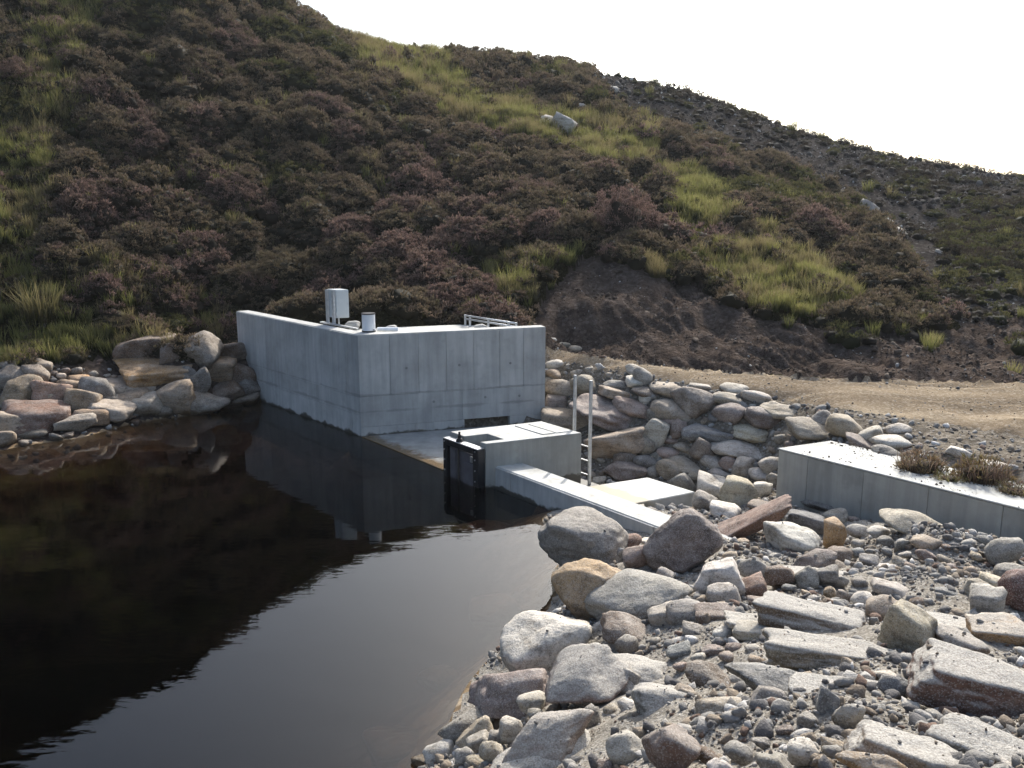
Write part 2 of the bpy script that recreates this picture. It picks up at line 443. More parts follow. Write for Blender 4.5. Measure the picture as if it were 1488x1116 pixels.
def mat_concrete(name='cast_concrete', joints=(), tone=(1, 1, 1)):
    m, nt, b = new_mat(name)
    p = position(nt); oi = N(nt, 'ShaderNodeObjectInfo')
    c = ramp(nt, noise(nt, 1.7, 6, .6, p), [(.3, (.335, .33, .31)), (.5, (.415, .408, .385)), (.72, (.485, .475, .45))])
    # vertical run marks and blotches
    st = noise(nt, 1.0, 5, .6, mapped(nt, p, (9, 9, .7)))
    c = mix(nt, ramp(nt, st, [(.35, (1, 1, 1)), (.6, (0, 0, 0))]), c, mix(nt, .36, c, (.2, .2, .19)))
    bl = noise(nt, 5.5, 3, .5, p)
    c = mix(nt, ramp(nt, bl, [(.58, (0, 0, 0)), (.72, (.35, .35, .35))]), c, (.27, .27, .255))
    # per-panel tint
    var = math_n(nt, 'MULTIPLY_ADD', oi.outputs['Random'], .16); var.node.inputs[2].default_value = .92
    c = mix(nt, 1.0, c, var, 'MULTIPLY')
    z = sep(nt, p, 2)
    for zj, wj in joints:                          # leaked grout along the pour joints
        dj = math_n(nt, 'ABSOLUTE', math_n(nt, 'SUBTRACT', z, zj))
        dj = math_n(nt, 'DIVIDE', dj, wj)
        dj = math_n(nt, 'ADD', dj, math_n(nt, 'MULTIPLY', noise(nt, 1.6, 5, .65, mapped(nt, p, (1, 1, 2.5))), 1.5))
        c = mix(nt, ramp(nt, dj, [(.75, (.6, .6, .6)), (1.25, (0, 0, 0))]), c, (.20, .20, .185))
    if tone != (1, 1, 1): c = mix(nt, 1, c, tone, 'MULTIPLY')
    # damp, silt-stained foot where the pool laps the concrete
    edge = math_n(nt, 'ADD', z, math_n(nt, 'MULTIPLY', math_n(nt, 'SUBTRACT', noise(nt, 3.5, 4, .6, p), .5), -.30))
    damp = ramp(nt, edge, [(.02, (1, 1, 1)), (.055, (0, 0, 0))])
    c = mix(nt, damp, c, (.075, .07, .058))
    nt.links.new(c, b.inputs['Base Color'])
    nt.links.new(ramp(nt, damp, [(0, (.85, .85, .85)), (1, (.35, .35, .35))]), b.inputs['Roughness'])
    v = N(nt, 'ShaderNodeTexVoronoi'); v.inputs['Scale'].default_value = 16; nt.links.new(p, v.inputs['Vector'])
    pits = ramp(nt, v.outputs['Distance'], [(.03, (0, 0, 0)), (.10, (1, 1, 1))])
    n1 = bump(nt, pits, .25, .006)
    nt.links.new(bump(nt, noise(nt, 20, 5, .6, p), .22, .012, n1), b.inputs['Normal'])
    return m
M['concrete'] = mat_concrete()
M['concrete_old'] = mat_concrete('weathered_concrete', (), (.78, .77, .72))
M['concrete_ch'] = mat_concrete('chamber_concrete', ((.84, .10), (.50, .13)))
def mat_flat_concrete():
    """trowelled tops: pale, with drying marks and silt"""
    m, nt, b = new_mat('trowelled_concrete')
    p = position(nt)
    c = ramp(nt, noise(nt, 2.2, 6, .62, p), [(.3, (.31, .305, .275)), (.5, (.41, .405, .375)), (.7, (.48, .475, .45))])
    c = mix(nt, ramp(nt, noise(nt, 9, 4, .6, p), [(.54, (0, 0, 0)), (.72, (.75, .75, .75))]), c, (.26, .235, .19))
    nt.links.new(c, b.inputs['Base Color']); b.inputs['Roughness'].default_value = .85
    nt.links.new(bump(nt, noise(nt, 30, 5, .6, p), .3, .01), b.inputs['Normal'])
    return m
M['top'] = mat_flat_concrete()
def mat_silt(name, edge_p, edge_n, width, stain=(.15, .10, .045), wetness=1.0, rough=.5):
    """concrete with a brown silt stain along one edge"""
    m, nt, b = new_mat(name)
    p = position(nt)
    c = ramp(nt, noise(nt, 3, 6, .62, p), [(.3, tuple(.62 * k_ * wetness for k_ in (.55, .55, .50))), (.5, tuple(.45 * wetness * k_ for k_ in (1, .985, .92))), (.7, tuple(.54 * wetness * k_ for k_ in (1, .985, .93)))])
    d = N(nt, 'ShaderNodeVectorMath', operation='DOT_PRODUCT'); d.inputs[1].default_value = (edge_n[0], edge_n[1], 0)
    nt.links.new(p, d.inputs[0])
    dd = math_n(nt, 'SUBTRACT', d.outputs['Value'], float(edge_p[0] * edge_n[0] + edge_p[1] * edge_n[1]))
    dd = math_n(nt, 'ADD', dd, math_n(nt, 'MULTIPLY', math_n(nt, 'SUBTRACT', noise(nt, 4, 4, .6, p), .5), width * 2.2))
    c = mix(nt, ramp(nt, math_n(nt, 'DIVIDE', dd, width), [(.35, (1, 1, 1)), (1.1, (0, 0, 0))]), c, stain)
    nt.links.new(c, b.inputs['Base Color']); b.inputs['Roughness'].default_value = rough
    nt.links.new(bump(nt, noise(nt, 18, 5, .6, p), .3, .01), b.inputs['Normal'])
    return m
def mat_plain(name, col, rough=.5, metal=0.0, nscale=8, var=.12, bmp=.05):
    m, nt, b = new_mat(name)
    tc = N(nt, 'ShaderNodeTexCoord').outputs['Object']
    n = noise(nt, nscale, 5, .6, tc)
    lo = tuple(c * (1 - var) for c in col); hi = tuple(min(1, c * (1 + var)) for c in col)
    nt.links.new(ramp(nt, n, [(.3, lo), (.7, hi)]), b.inputs['Base Color'])
    b.inputs['Roughness'].default_value = rough; b.inputs['Metallic'].default_value = metal
    nt.links.new(bump(nt, noise(nt, nscale * 6, 3, .5, tc), bmp, .004), b.inputs['Normal'])
    return m
M['galv'] = mat_plain('galvanised_steel', (.50, .51, .52), .45, .75, 14, .18)
M['cabinet'] = mat_plain('grey_enclosure_paint', (.55, .57, .56), .42, 0, 5, .05)
M['cabinet_side'] = M['cabinet']
M['whitepipe'] = mat_plain('white_plastic', (.72, .73, .74), .4, 0, 6, .05)
M['blackplastic'] = mat_plain('black_polyethylene', (.012, .012, .014), .38, 0, 10, .3)
M['gateface'] = mat_plain('scuffed_dark_gate', (.095, .088, .095), .38, 0, 4, .4)
M['stainless'] = mat_plain('stainless_trim', (.6, .6, .6), .35, .9, 12, .1)
M['void'] = mat_plain('culvert_painted_shade', (.03, .03, .03), .9)  # inner shade of the culvert put into a near-black colour
M['brass'] = mat_plain('greased_spindle', (.10, .09, .08), .4, .8)

def mat_rock():
    m, nt, b = new_mat('field_stone')
    oi = N(nt, 'ShaderNodeObjectInfo')
    tc = N(nt, 'ShaderNodeTexCoord')
    off = N(nt, 'ShaderNodeVectorMath', operation='ADD'); nt.links.new(tc.outputs['Object'], off.inputs[0])
    sc_ = N(nt, 'ShaderNodeVectorMath', operation='SCALE'); nt.links.new(oi.outputs['Location'], sc_.inputs[0]); sc_.inputs['Scale'].default_value = 3.7
    nt.links.new(sc_.outputs[0], off.inputs[1])
    v = off.outputs[0]
    base = oi.outputs['Color']
    n1 = noise(nt, 4.5, 7, .65, v)
    n0 = noise(nt, 1.6, 5, .6, v)
    base = mix(nt, ramp(nt, n0, [(.4, (0, 0, 0)), (.62, (.6, .6, .6))]), base, mix(nt, .5, base, (.34, .32, .29)))
    c = mix(nt, ramp(nt, n1, [(.32, (1, 1, 1)), (.5, (0, 0, 0))]), base, mix(nt, 1, base, (.48, .46, .43), 'MULTIPLY'))
    fine = noise(nt, 28, 5, .7, v)
    c = mix(nt, ramp(nt, fine, [(.36, (.7, .7, .7)), (.48, (0, 0, 0))]), c, mix(nt, 1, c, (.45, .43, .40), 'MULTIPLY'))
    c = mix(nt, ramp(nt, n1, [(.55, (0, 0, 0)), (.75, (.7, .7, .7))]), c, mix(nt, .45, base, (.60, .57, .51)))
    # foliation bands, tilted by the stone's own axes
    band = noise(nt, 1.0, 4, .6, mapped(nt, v, (2.0, 2.5, 16), (.3, .2, 0)), .4)
    c = mix(nt, ramp(nt, band, [(.38, (.55, .55, .55)), (.5, (0, 0, 0))]), c, mix(nt, 1, c, (.55, .52, .48), 'MULTIPLY'))
    # crystals
    vo = N(nt, 'ShaderNodeTexVoronoi'); vo.inputs['Scale'].default_value = 150; nt.links.new(v, vo.inputs['Vector'])
    sp = sep(nt, vo.outputs['Color'], 0)
    c = mix(nt, ramp(nt, sp, [(.78, (0, 0, 0)), (.80, (.25, .25, .25))]), c, (.62, .60, .56))
    c = mix(nt, ramp(nt, sp, [(.16, (.35, .35, .35)), (.18, (0, 0, 0))]), c, (.05, .045, .04))
    # grit and dust lying on what faces up
    g = N(nt, 'ShaderNodeNewGeometry')
    up = sep(nt, g.outputs['Normal'], 2)
    gr = N(nt, 'ShaderNodeAttribute', attribute_type='OBJECT', attribute_name='grit').outputs['Fac']
    lie = math_n(nt, 'MULTIPLY', ramp(nt, up, [(.3, (0, 0, 0)), (.7, (1, 1, 1))]), ramp(nt, math_n(nt, 'ADD', noise(nt, 7, 5, .7, v), math_n(nt, 'MULTIPLY', gr, .22)), [(.42, (0, 0, 0)), (.6, (1, 1, 1))]))
    gritc = ramp(nt, noise(nt, 90, 3, .7, v), [(.3, (.21, .19, .16)), (.5, (.40, .37, .325)), (.7, (.56, .53, .48))])
    lie = math_n(nt, 'MULTIPLY', lie, gr, True)
    c = mix(nt, lie, c, gritc)
    # wet band by the pool
    z = sep(nt, g.outputs['Position'], 2)
    wetc = N(nt, 'ShaderNodeAttribute', attribute_type='OBJECT', attribute_name='wet').outputs['Fac']
    wl = math_n(nt, 'ADD', z, math_n(nt, 'MULTIPLY', noise(nt, 5, 3, .5, v), -.12))
    wet = math_n(nt, 'MULTIPLY', ramp(nt, wl, [(.0, (1, 1, 1)), (.07, (0, 0, 0))]), wetc, True)
    c = mix(nt, wet, c, mix(nt, 1, c, (.34, .28, .21), 'MULTIPLY'))
    nt.links.new(c, b.inputs['Base Color'])
    nt.links.new(ramp(nt, wet, [(0, (.8, .8, .8)), (1, (.3, .3, .3))]), b.inputs['Roughness'])
    b.inputs['Specular IOR Level'].default_value = .35
    n2 = bump(nt, noise(nt, 5, 9, .72, v), .7, .07)
    n3 = bump(nt, noise(nt, 60, 4, .7, v), .3, .008, n2)
    gb = math_n(nt, 'MULTIPLY', noise(nt, 130, 4, .7, v), lie)
    nt.links.new(bump(nt, gb, .7, .012, n3), b.inputs['Normal'])
    return m
M['rock'] = mat_rock()
def mat_pebble(name, stops):
    m, nt, b = new_mat(name)
    oi = N(nt, 'ShaderNodeObjectInfo'); tc = N(nt, 'ShaderNodeTexCoord')
    c = ramp(nt, oi.outputs['Random'], stops, 'CONSTANT')
    n = noise(nt, 3.0, 5, .65, tc.outputs['Object'])
    c = mix(nt, ramp(nt, n, [(.35, (.5, .5, .5)), (.55, (0, 0, 0))]), c, mix(nt, 1, c, (.55, .52, .5), 'MULTIPLY'))
    nt.links.new(c, b.inputs['Base Color']); b.inputs['Roughness'].default_value = .85
    b.inputs['Specular IOR Level'].default_value = .15
    nt.links.new(bump(nt, noise(nt, 9, 5, .6, tc.outputs['Object']), .5, .06), b.inputs['Normal'])
    return m
GREYS = [(.0, (.18, .17, .158)), (.14, (.26, .247, .226)), (.30, (.34, .322, .295)), (.45, (.20, .162, .125)), (.55, (.15, .143, .138)), (.66, (.28, .232, .178)), (.76, (.42, .40, .37)), (.84, (.185, .128, .10)), (.90, (.115, .11, .11)), (.96, (.56, .54, .51))]
M['pebble'] = mat_pebble('pebbles', GREYS)
M['screestone'] = mat_pebble('scree_stones', [(0, (.033, .027, .023)), (.25, (.052, .044, .038)), (.5, (.07, .061, .053)), (.7, (.03, .025, .02)), (.88, (.15, .14, .13)), (.965, (.44, .43, .41))])

def mat_foliage(name, lo, hi_stops, attr='tip', trans=.25):
    """colour runs from the woody base to the tip of every sprig; each plant has its own tip colour"""
    m, nt, b = new_mat(name)
    oi = N(nt, 'ShaderNodeObjectInfo')
    a = N(nt, 'ShaderNodeAttribute', attribute_name=attr).outputs['Fac']
    hue = ramp(nt, math_n(nt, 'FRACT', math_n(nt, 'ADD', oi.outputs['Random'], math_n(nt, 'MULTIPLY', N(nt, 'ShaderNodeAttribute', attribute_name='vary').outputs['Fac'], .35))), hi_stops)
    c = mix(nt, ramp(nt, a, [(.3, (0, 0, 0)), (.95, (1, 1, 1))]), lo, mix(nt, 1, hue, (1.22, 1.2, 1.18), 'MULTIPLY'))  # sprig colour, with highlights on tips and shade at bases painted in too
    nt.links.new(c, b.inputs['Base Color'])
    b.inputs['Roughness'].default_value = .8; b.inputs['Specular IOR Level'].default_value = .15
    t = N(nt, 'ShaderNodeBsdfTranslucent'); nt.links.new(c, t.inputs[0])
    ms = N(nt, 'ShaderNodeMixShader'); ms.inputs[0].default_value = trans
    nt.links.new(b.outputs[0], ms.inputs[1]); nt.links.new(t.outputs[0], ms.inputs[2])
    nt.links.new(ms.outputs[0], nt.nodes['Material Output'].inputs[0])
    return m
M['heather'] = mat_foliage('heather', (.030, .026, .015), [(0, (.16, .125, .085)), (.2, (.13, .108, .064)), (.4, (.185, .142, .10)), (.55, (.13, .098, .062)), (.75, (.185, .136, .104)), (.88, (.12, .102, .06)), (1, (.17, .125, .095))], trans=.35)
M['heather_dark'] = mat_foliage('scorched_heather', (.02, .016, .011), [(0, (.06, .048, .036)), (.4, (.085, .066, .05)), (.7, (.055, .052, .028)), (1, (.075, .06, .045))], trans=.3)
M['heather_pink'] = mat_foliage('heather_in_bloom', (.036, .028, .018), [(0, (.195, .138, .112)), (.4, (.165, .115, .096)), (.7, (.225, .148, .13)), (1, (.175, .120, .10))], trans=.35)
M['heather_green'] = mat_foliage('green_ling', (.026, .028, .011), [(0, (.082, .088, .032)), (.5, (.12, .112, .045)), (1, (.085, .078, .036))], trans=.35)
M['grass'] = mat_foliage('moor_grass', (.040, .046, .014), [(0, (.215, .215, .064)), (.3, (.26, .24, .088)), (.55, (.17, .185, .052)), (.75, (.30, .26, .12)), (1, (.215, .215, .066))], trans=.4)
M['grass_dry'] = mat_foliage('bleached_grass', (.06, .055, .025), [(0, (.25, .205, .105)), (.4, (.19, .17, .075)), (.7, (.27, .21, .11)), (1, (.21, .18, .08))], trans=.4)
M['twigs'] = mat_foliage('russet_twigs', (.05, .035, .022), [(0, (.20, .135, .075)), (.35, (.20, .14, .125)), (.6, (.15, .14, .055)), (.8, (.24, .17, .085)), (1, (.15, .13, .06))], trans=.35)

# ------------------------------------------------------------------ the ground as one graded sheet, split by what it is made of
def graded(a, b, stops):
    out = [a]; x = a
    while x < b:
        s = stops[-1][1]
        for lim, st in stops:
            if x < lim: s = st; break
        x += s; out.append(x)
    return np.array(out)
gx = graded(-400, 400, [(-120, 40), (-60, 8), (-30, 1.5), (-18, .4), (-9, .2), (-3.2, .11), (7.5, .07), (12, .13), (22, .25), (36, .5), (60, 4), (120, 10), (400, 40)])
gy = graded(-300, 500, [(-60, 30), (-10, 5), (-1, .4), (2.2, .15), (11.5, .06), (20.5, .09), (30, .16), (50, .28), (64, 1.0), (120, 6), (500, 40)])
GX, GY = np.meshgrid(gx, gy)
GZ = ground_z(GX.ravel(), GY.ravel()).reshape(GX.shape)
far = smooth(70, 160, np.sqrt(GX ** 2 + (GY - 20) ** 2))
GZ = GZ * (1 - far) + far * 4.0
# the chamber, sill and gate block stand in a pit of their own
nl = np.array([DAM_N[0], DAM_N[1]])
def pit(x, y, z):
    D, L_ = D_LEFT, LEN_LEFT
    nv = np.array([-D[1], D[0]]); nv = nv if nv[0] > 0 else -nv
    t = (x - C0[0]) * D[0] + (y - C0[1]) * D[1]; n_ = (x - C0[0]) * nv[0] + (y - C0[1]) * nv[1]
    cap = -.45 + np.clip(t - .74 * L_, 0, 9) * 1.3 + np.clip(-n_ - 1.0, 0, 9) * 1.5
    z = np.where((n_ < .16) & (n_ > -2.5) & (t > -.2) & (t < L_), np.minimum(z, cap), z)
    nf = np.array([-D_FRONT[1], D_FRONT[0]]); nf = nf if nf[1] > 0 else -nf
    t = (x - C0[0]) * D_FRONT[0] + (y - C0[1]) * D_FRONT[1]; n_ = (x - C0[0]) * nf[0] + (y - C0[1]) * nf[1]
    ds = dam_side(x, y)
    z = np.where((n_ < .16) & (n_ > -3.2) & (t > -.3) & (t < 3.5) & (ds > -1.0), np.minimum(z, -.5 + np.clip(t - 3.0, 0, 1) * 1.2), z)
    q0, q1 = PZ(1132, 652, RW_Z)[:2], PZ(1488, 740, RW_Z)[:2]
    dw = (q1 - q0) / np.linalg.norm(q1 - q0); nw = np.array([-dw[1], dw[0]]); nw = nw if nw[0] > 0 else -nw
    t = (x - q0[0]) * dw[0] + (y - q0[1]) * dw[1]; n_ = (x - q0[0]) * nw[0] + (y - q0[1]) * nw[1]
    z = np.where((n_ < .25) & (n_ > -3) & (t > -.1) & (t < 6.5), np.minimum(z, .16 + .11 * t + .42 * np.clip(-n_ - .15, 0, 9) + .10 * fbm(x / .3, y / .3, 121, 3)), z)
    return z
GZ = pit(GX, GY, GZ)
nxv, nyv = len(gx), len(gy)
V = np.stack([GX.ravel(), GY.ravel(), GZ.ravel()], 1)
ii = np.arange(nyv - 1)[:, None] * nxv + np.arange(nxv - 1)[None]
Q = np.stack([ii, ii + 1, ii + nxv + 1, ii + nxv], 2).reshape(-1, 4)
cen = V[Q].mean(1)
ZN = zones(cen[:, 0], cen[:, 1], cen[:, 2])
for k, (nm, mt) in enumerate([('hillside', 'hill'), ('scree_slope', 'scree'), ('soil_embankment', 'soil'), ('dirt_track', 'track'), ('gravel_bank', 'bank'), ('channel_bank', 'riprap_bed'), ('pool_bed', 'bed'), ('moorland', 'moor'), ('shore_bank', 'soil')]):
    q = Q[ZN == k]
    if not len(q): continue
    used, inv = np.unique(q, return_inverse=True)
    tag(link(nm, mesh_np(nm, V[used], inv.reshape(-1, 4), True), None, M[mt]), kind='structure')

# ------------------------------------------------------------------ water
def dl(t, off=0.0):
    """a point along the dam line from the block's water corner, moved off downstream"""
    return np.array([B[1][0] + D_DAM[0] * t + DAM_N[0] * off, B[1][1] + D_DAM[1] * t + DAM_N[1] * off])
m, nt, b = new_mat('peaty_water')
nt.nodes.remove(b)
p = position(nt)
h1 = noise(nt, 1.0, 3, .5, mapped(nt, p, (.8, 1.9, 1)))
h2 = noise(nt, 1.0, 2, .5, mapped(nt, p, (5, 12, 1)))
hh = math_n(nt, 'ADD', h1, math_n(nt, 'MULTIPLY', h2, .16))
nb = bump(nt, hh, .013, .25)
gl = N(nt, 'ShaderNodeBsdfGlossy'); gl.inputs['Roughness'].default_value = .015; nt.links.new(nb, gl.inputs['Normal'])
tr = N(nt, 'ShaderNodeBsdfTransparent'); tr.inputs[0].default_value = (.93, .88, .80, 1)
fr = N(nt, 'ShaderNodeFresnel'); fr.inputs['IOR'].default_value = 1.33; nt.links.new(nb, fr.inputs['Normal'])
ms = N(nt, 'ShaderNodeMixShader'); nt.links.new(fr.outputs[0], ms.inputs[0]); nt.links.new(tr.outputs[0], ms.inputs[1]); nt.links.new(gl.outputs[0], ms.inputs[2])
nt.links.new(ms.outputs[0], nt.nodes['Material Output'].inputs['Surface'])
va = N(nt, 'ShaderNodeVolumeAbsorption'); va.inputs['Color'].default_value = (.50, .30, .12, 1); va.inputs['Density'].default_value = 2.4
nt.links.new(va.outputs[0], nt.nodes['Material Output'].inputs['Volume'])
M['water'] = m
bm = bmesh.new()
lw = C0[:2] + D_LEFT[:2] * (LEN_LEFT - .1)
INN = np.array([DAM_N[0], DAM_N[1]]) * .08
prism(bm, [tuple(lw + INN), tuple(C0[:2] + INN), tuple(dl(0, .08)), tuple(dl(5.6, .2)), (4.2, 7.5), (4.2, -3), (-60, -3), (-60, 24), (lw[0] - 1.5, lw[1] + 2)], -3.0, 0.0)
tag(fin(bm, 'pool_water', M['water']), kind='structure')

# ------------------------------------------------------------------ concrete works
def perp_back(D):
    n = np.array([-D[1], D[0]])
    return n if n[1] > 0 else -n
N_LEFT = perp_back(D_LEFT); N_LEFT = N_LEFT if N_LEFT[0] > 0 else -N_LEFT
N_FRONT = perp_back(D_FRONT)
def corner(o):
    """where the left wall's and the front wall's lines meet, both moved in by o"""
    A_ = np.array([[D_LEFT[0], -D_FRONT[0]], [D_LEFT[1], -D_FRONT[1]]])
    r_ = o * (N_FRONT - N_LEFT)
    s = np.linalg.solve(A_, r_)
    return C0[:2] + o * N_LEFT + s[0] * D_LEFT[:2]
def at(O, D, t, n, o): return np.asarray(O)[:2] + np.asarray(D)[:2] * t + np.asarray(n)[:2] * o
PRND = random.Random(4)
def panels(part, O, D, n, ts, z0, z1, mat, miter=None, skip=None, th=.02):
    """cast panels standing 20 mm proud of a wall's core, each a piece of its own"""
    for i in range(len(ts) - 1):
        a, b_ = ts[i] + (.0 if i == 0 else .0025), ts[i + 1] - .0025
        out = PRND.uniform(-.003, .003)
        i0 = at(O, D, a, n, th - .001)
        if miter is not None and i == 0: i0 = miter
        zz0, zz1 = z0 + .002, z1 - .002
        bm = bmesh.new()
        prism(bm, [tuple(at(O, D, a, n, out)), tuple(at(O, D, b_, n, out)), tuple(at(O, D, b_, n, th - .001)), tuple(i0)], zz0, zz1)
        o = fin(bm, 'panel', mat, part, bevel=.004)
def t_at_px(O, D, n, px, z):
    t = np.linspace(-.5, 8, 3400)
    q = project(O[0] + D[0] * t, O[1] + D[1] * t, np.full(t.shape, z))[0]
    return t[np.argmin(np.abs(q - px))]

M['plug'] = mat_plain('tie_plug_mortar', (.20, .20, .19), .9, 0, 20, .2)
ch = empty('intake_chamber', (C0[0], C0[1], 0))
tag(ch, 'tall grey concrete intake chamber with angled walls rising from the dark pool', 'concrete chamber')
TH = .32
endl = LEN_LEFT
bm = bmesh.new()
prism(bm, [tuple(corner(.02)), tuple(at(C0, D_LEFT, endl, N_LEFT, .02)), tuple(at(C0, D_LEFT, endl, N_LEFT, TH)), tuple(corner(TH))], -1.6, WALL_Z)
lwall = fin(bm, 'wall', M['concrete_ch'], ch, bevel=.012)
cL = (corner(.019) - C0[:2]) @ D_LEFT[:2]; cF = (corner(.019) - C0[:2]) @ D_FRONT[:2]
ts = [0] + [endl * k / 11 + PRND.uniform(-.03, .03) for k in range(1, 11)] + [endl]
panels(lwall, C0, D_LEFT, N_LEFT, ts, .80, WALL_Z - .012, M['concrete_ch'], miter=corner(.019))
panels(lwall, C0, D_LEFT, N_LEFT, [0, endl * .3, endl * .66, endl], .44, .80, M['concrete_ch'], miter=corner(.019))
panels(lwall, C0, D_LEFT, N_LEFT, [0, .33, .8, 1.6, 2.7, 4.2, endl], -.5, .44, M['concrete_ch'], miter=corner(.019))
# front wall, built round the culvert mouth
t1 = t_at_px(C0, D_FRONT, N_FRONT, 675, .3); t2 = t_at_px(C0, D_FRONT, N_FRONT, 741, .3)
zo = PY(707, 607, C0[1] + D_FRONT[1] * (t1 + t2) / 2)[2]
bm = bmesh.new()
fr_end = LEN_FRONT
prism(bm, [tuple(corner(.02)), tuple(at(C0, D_FRONT, t1, N_FRONT, .02)), tuple(at(C0, D_FRONT, t1, N_FRONT, TH)), tuple(corner(TH))], -1.6, WALL_Z)
prism(bm, [tuple(at(C0, D_FRONT, t1, N_FRONT, .02)), tuple(at(C0, D_FRONT, t2, N_FRONT, .02)), tuple(at(C0, D_FRONT, t2, N_FRONT, TH)), tuple(at(C0, D_FRONT, t1, N_FRONT, TH))], zo, WALL_Z)
prism(bm, [tuple(at(C0, D_FRONT, t2, N_FRONT, .02)), tuple(at(C0, D_FRONT, fr_end, N_FRONT, .02)), tuple(at(C0, D_FRONT, fr_end, N_FRONT, TH)), tuple(at(C0, D_FRONT, t2, N_FRONT, TH))], -1.6, WALL_Z)
fwall = fin(bm, 'wall', M['concrete_ch'], ch)
for t_, z_ in ((.95, 1.35), (2.05, 1.35), (3.15, 1.33), (1.5, .62), (2.6, .64), (3.35, .62)):
    bm = bmesh.new(); c_ = Vector((*at(C0, D_FRONT, t_, N_FRONT, -.004), z_)); nF = Vector((N_FRONT[0], N_FRONT[1], 0))
    tube(bm, c_, c_ + nF * .012, .026, 12); fin(bm, 'tie_plug', M['plug'], fwall)
ts = [0, .62, 1.2, 1.78, 2.36, 2.92, 3.44, fr_end]
panels(fwall, C0, D_FRONT, N_FRONT, ts, .82, WALL_Z - .012, M['concrete_ch'], miter=corner(.019))
panels(fwall, C0, D_FRONT, N_FRONT, [0, 2.1, fr_end], zo, .82, M['concrete_ch'], miter=corner(.019))
panels(fwall, C0, D_FRONT, N_FRONT, [0, .36, .74, 1.1, 1.5, t1], -.5, zo, M['concrete_ch'], miter=corner(.019))
panels(fwall, C0, D_FRONT, N_FRONT, [t2, fr_end], -.5, zo, M['concrete_ch'])
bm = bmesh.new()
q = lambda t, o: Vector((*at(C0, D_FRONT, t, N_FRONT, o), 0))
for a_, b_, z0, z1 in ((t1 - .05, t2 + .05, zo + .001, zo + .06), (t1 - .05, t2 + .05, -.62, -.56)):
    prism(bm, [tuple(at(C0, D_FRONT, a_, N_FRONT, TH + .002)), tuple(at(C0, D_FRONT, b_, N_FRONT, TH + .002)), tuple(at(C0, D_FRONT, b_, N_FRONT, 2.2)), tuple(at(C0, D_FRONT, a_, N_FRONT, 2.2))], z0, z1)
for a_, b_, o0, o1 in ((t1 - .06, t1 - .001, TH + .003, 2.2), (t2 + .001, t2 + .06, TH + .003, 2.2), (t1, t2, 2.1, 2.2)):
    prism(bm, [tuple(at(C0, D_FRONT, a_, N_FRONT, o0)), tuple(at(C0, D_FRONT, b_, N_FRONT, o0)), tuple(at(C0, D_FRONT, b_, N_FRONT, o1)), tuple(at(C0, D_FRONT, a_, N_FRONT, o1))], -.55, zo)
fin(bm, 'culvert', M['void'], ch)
bm = bmesh.new()
rb = at(C0, D_FRONT, fr_end, N_FRONT, TH + .002)
prism(bm, [tuple(rb), tuple(rb - D_FRONT[:2] * .3), tuple(rb - D_FRONT[:2] * .3 + D_LEFT[:2] * 2.4), tuple(rb + D_LEFT[:2] * 2.4)], -.5, WALL_Z - .22)
fin(bm, 'wall', M['concrete_ch'], ch, bevel=.01)
bm = bmesh.new()
ic = corner(TH + .003); re = at(C0, D_FRONT, fr_end - .31, N_FRONT, TH + .003)
prism(bm, [tuple(ic), tuple(re), tuple(re + D_LEFT[:2] * 2.3), tuple(ic + D_LEFT[:2] * 2.3)], 1.6, 1.86)
fin(bm, 'roof_slab', M['top'], ch)

# sill between the chamber and the gate block
M['sill'] = mat_silt('silted_sill', C0[:2], DAM_N, .34, (.13, .085, .04), .62, .22)
bm = bmesh.new()
s0 = C0[:2] + D_DAM[:2] * .03; s1 = B[0][:2] - D_DAM[:2] * .004
prism(bm, [tuple(s0), tuple(s1), tuple(B[3][:2] + DAM_N * .3), tuple(at(C0, D_FRONT, 3.0, N_FRONT, -.012)), tuple(at(C0, D_FRONT, .02, N_FRONT, -.012))], -.9, .018)
tag(fin(bm, 'overflow_sill', M['sill'], bevel=.012, origin=(s0[0], s0[1], -.9)), 'flat wet concrete sill with a brown silted edge between chamber and gate block', 'sill')

# gate block with its slot
def blk(u, v):
    p_ = (1 - v) * ((1 - u) * B[0][:2] + u * B[1][:2]) + v * ((1 - u) * B[3][:2] + u * B[2][:2])
    return (float(p_[0]), float(p_[1]))
gb = empty('gate_block', (B[0][0], B[0][1], -.9))
tag(gb, 'squat concrete block with a slot in its bright top, behind the black sluice gate', 'concrete block')
bm = bmesh.new()
prism(bm, [blk(0, 0), blk(1, 0), blk(1, 1), blk(0, 1)], -.9, .36)
for u0, u1, v0, v1 in ((0, .40, 0, .24), (.85, 1, 0, .24), (0, 1, .24, 1)):
    prism(bm, [blk(u0, v0), blk(u1, v0), blk(u1, v1), blk(u0, v1)], .3602, BLK_Z - .012)
fin(bm, 'body', M['concrete_old'], gb)
bm = bmesh.new()
prism(bm, [blk(0.003, 0.002), blk(.40, .002), blk(.40, .24), blk(.85, .24), blk(.85, .002), blk(.997, .002), blk(.998, .998), blk(.002, .998)], BLK_Z - .012, BLK_Z)
fin(bm, 'screed', M['top'], gb, bevel=.006)
for v0, v1 in ((.64, .775), (.79, .925)):
    bm = bmesh.new()
    prism(bm, [blk(.14, v0), blk(.86, v0), blk(.86, v1), blk(.14, v1)], BLK_Z + .0005, BLK_Z + .014)
    fin(bm, 'cover_slab', M['top'], gb, bevel=.004)

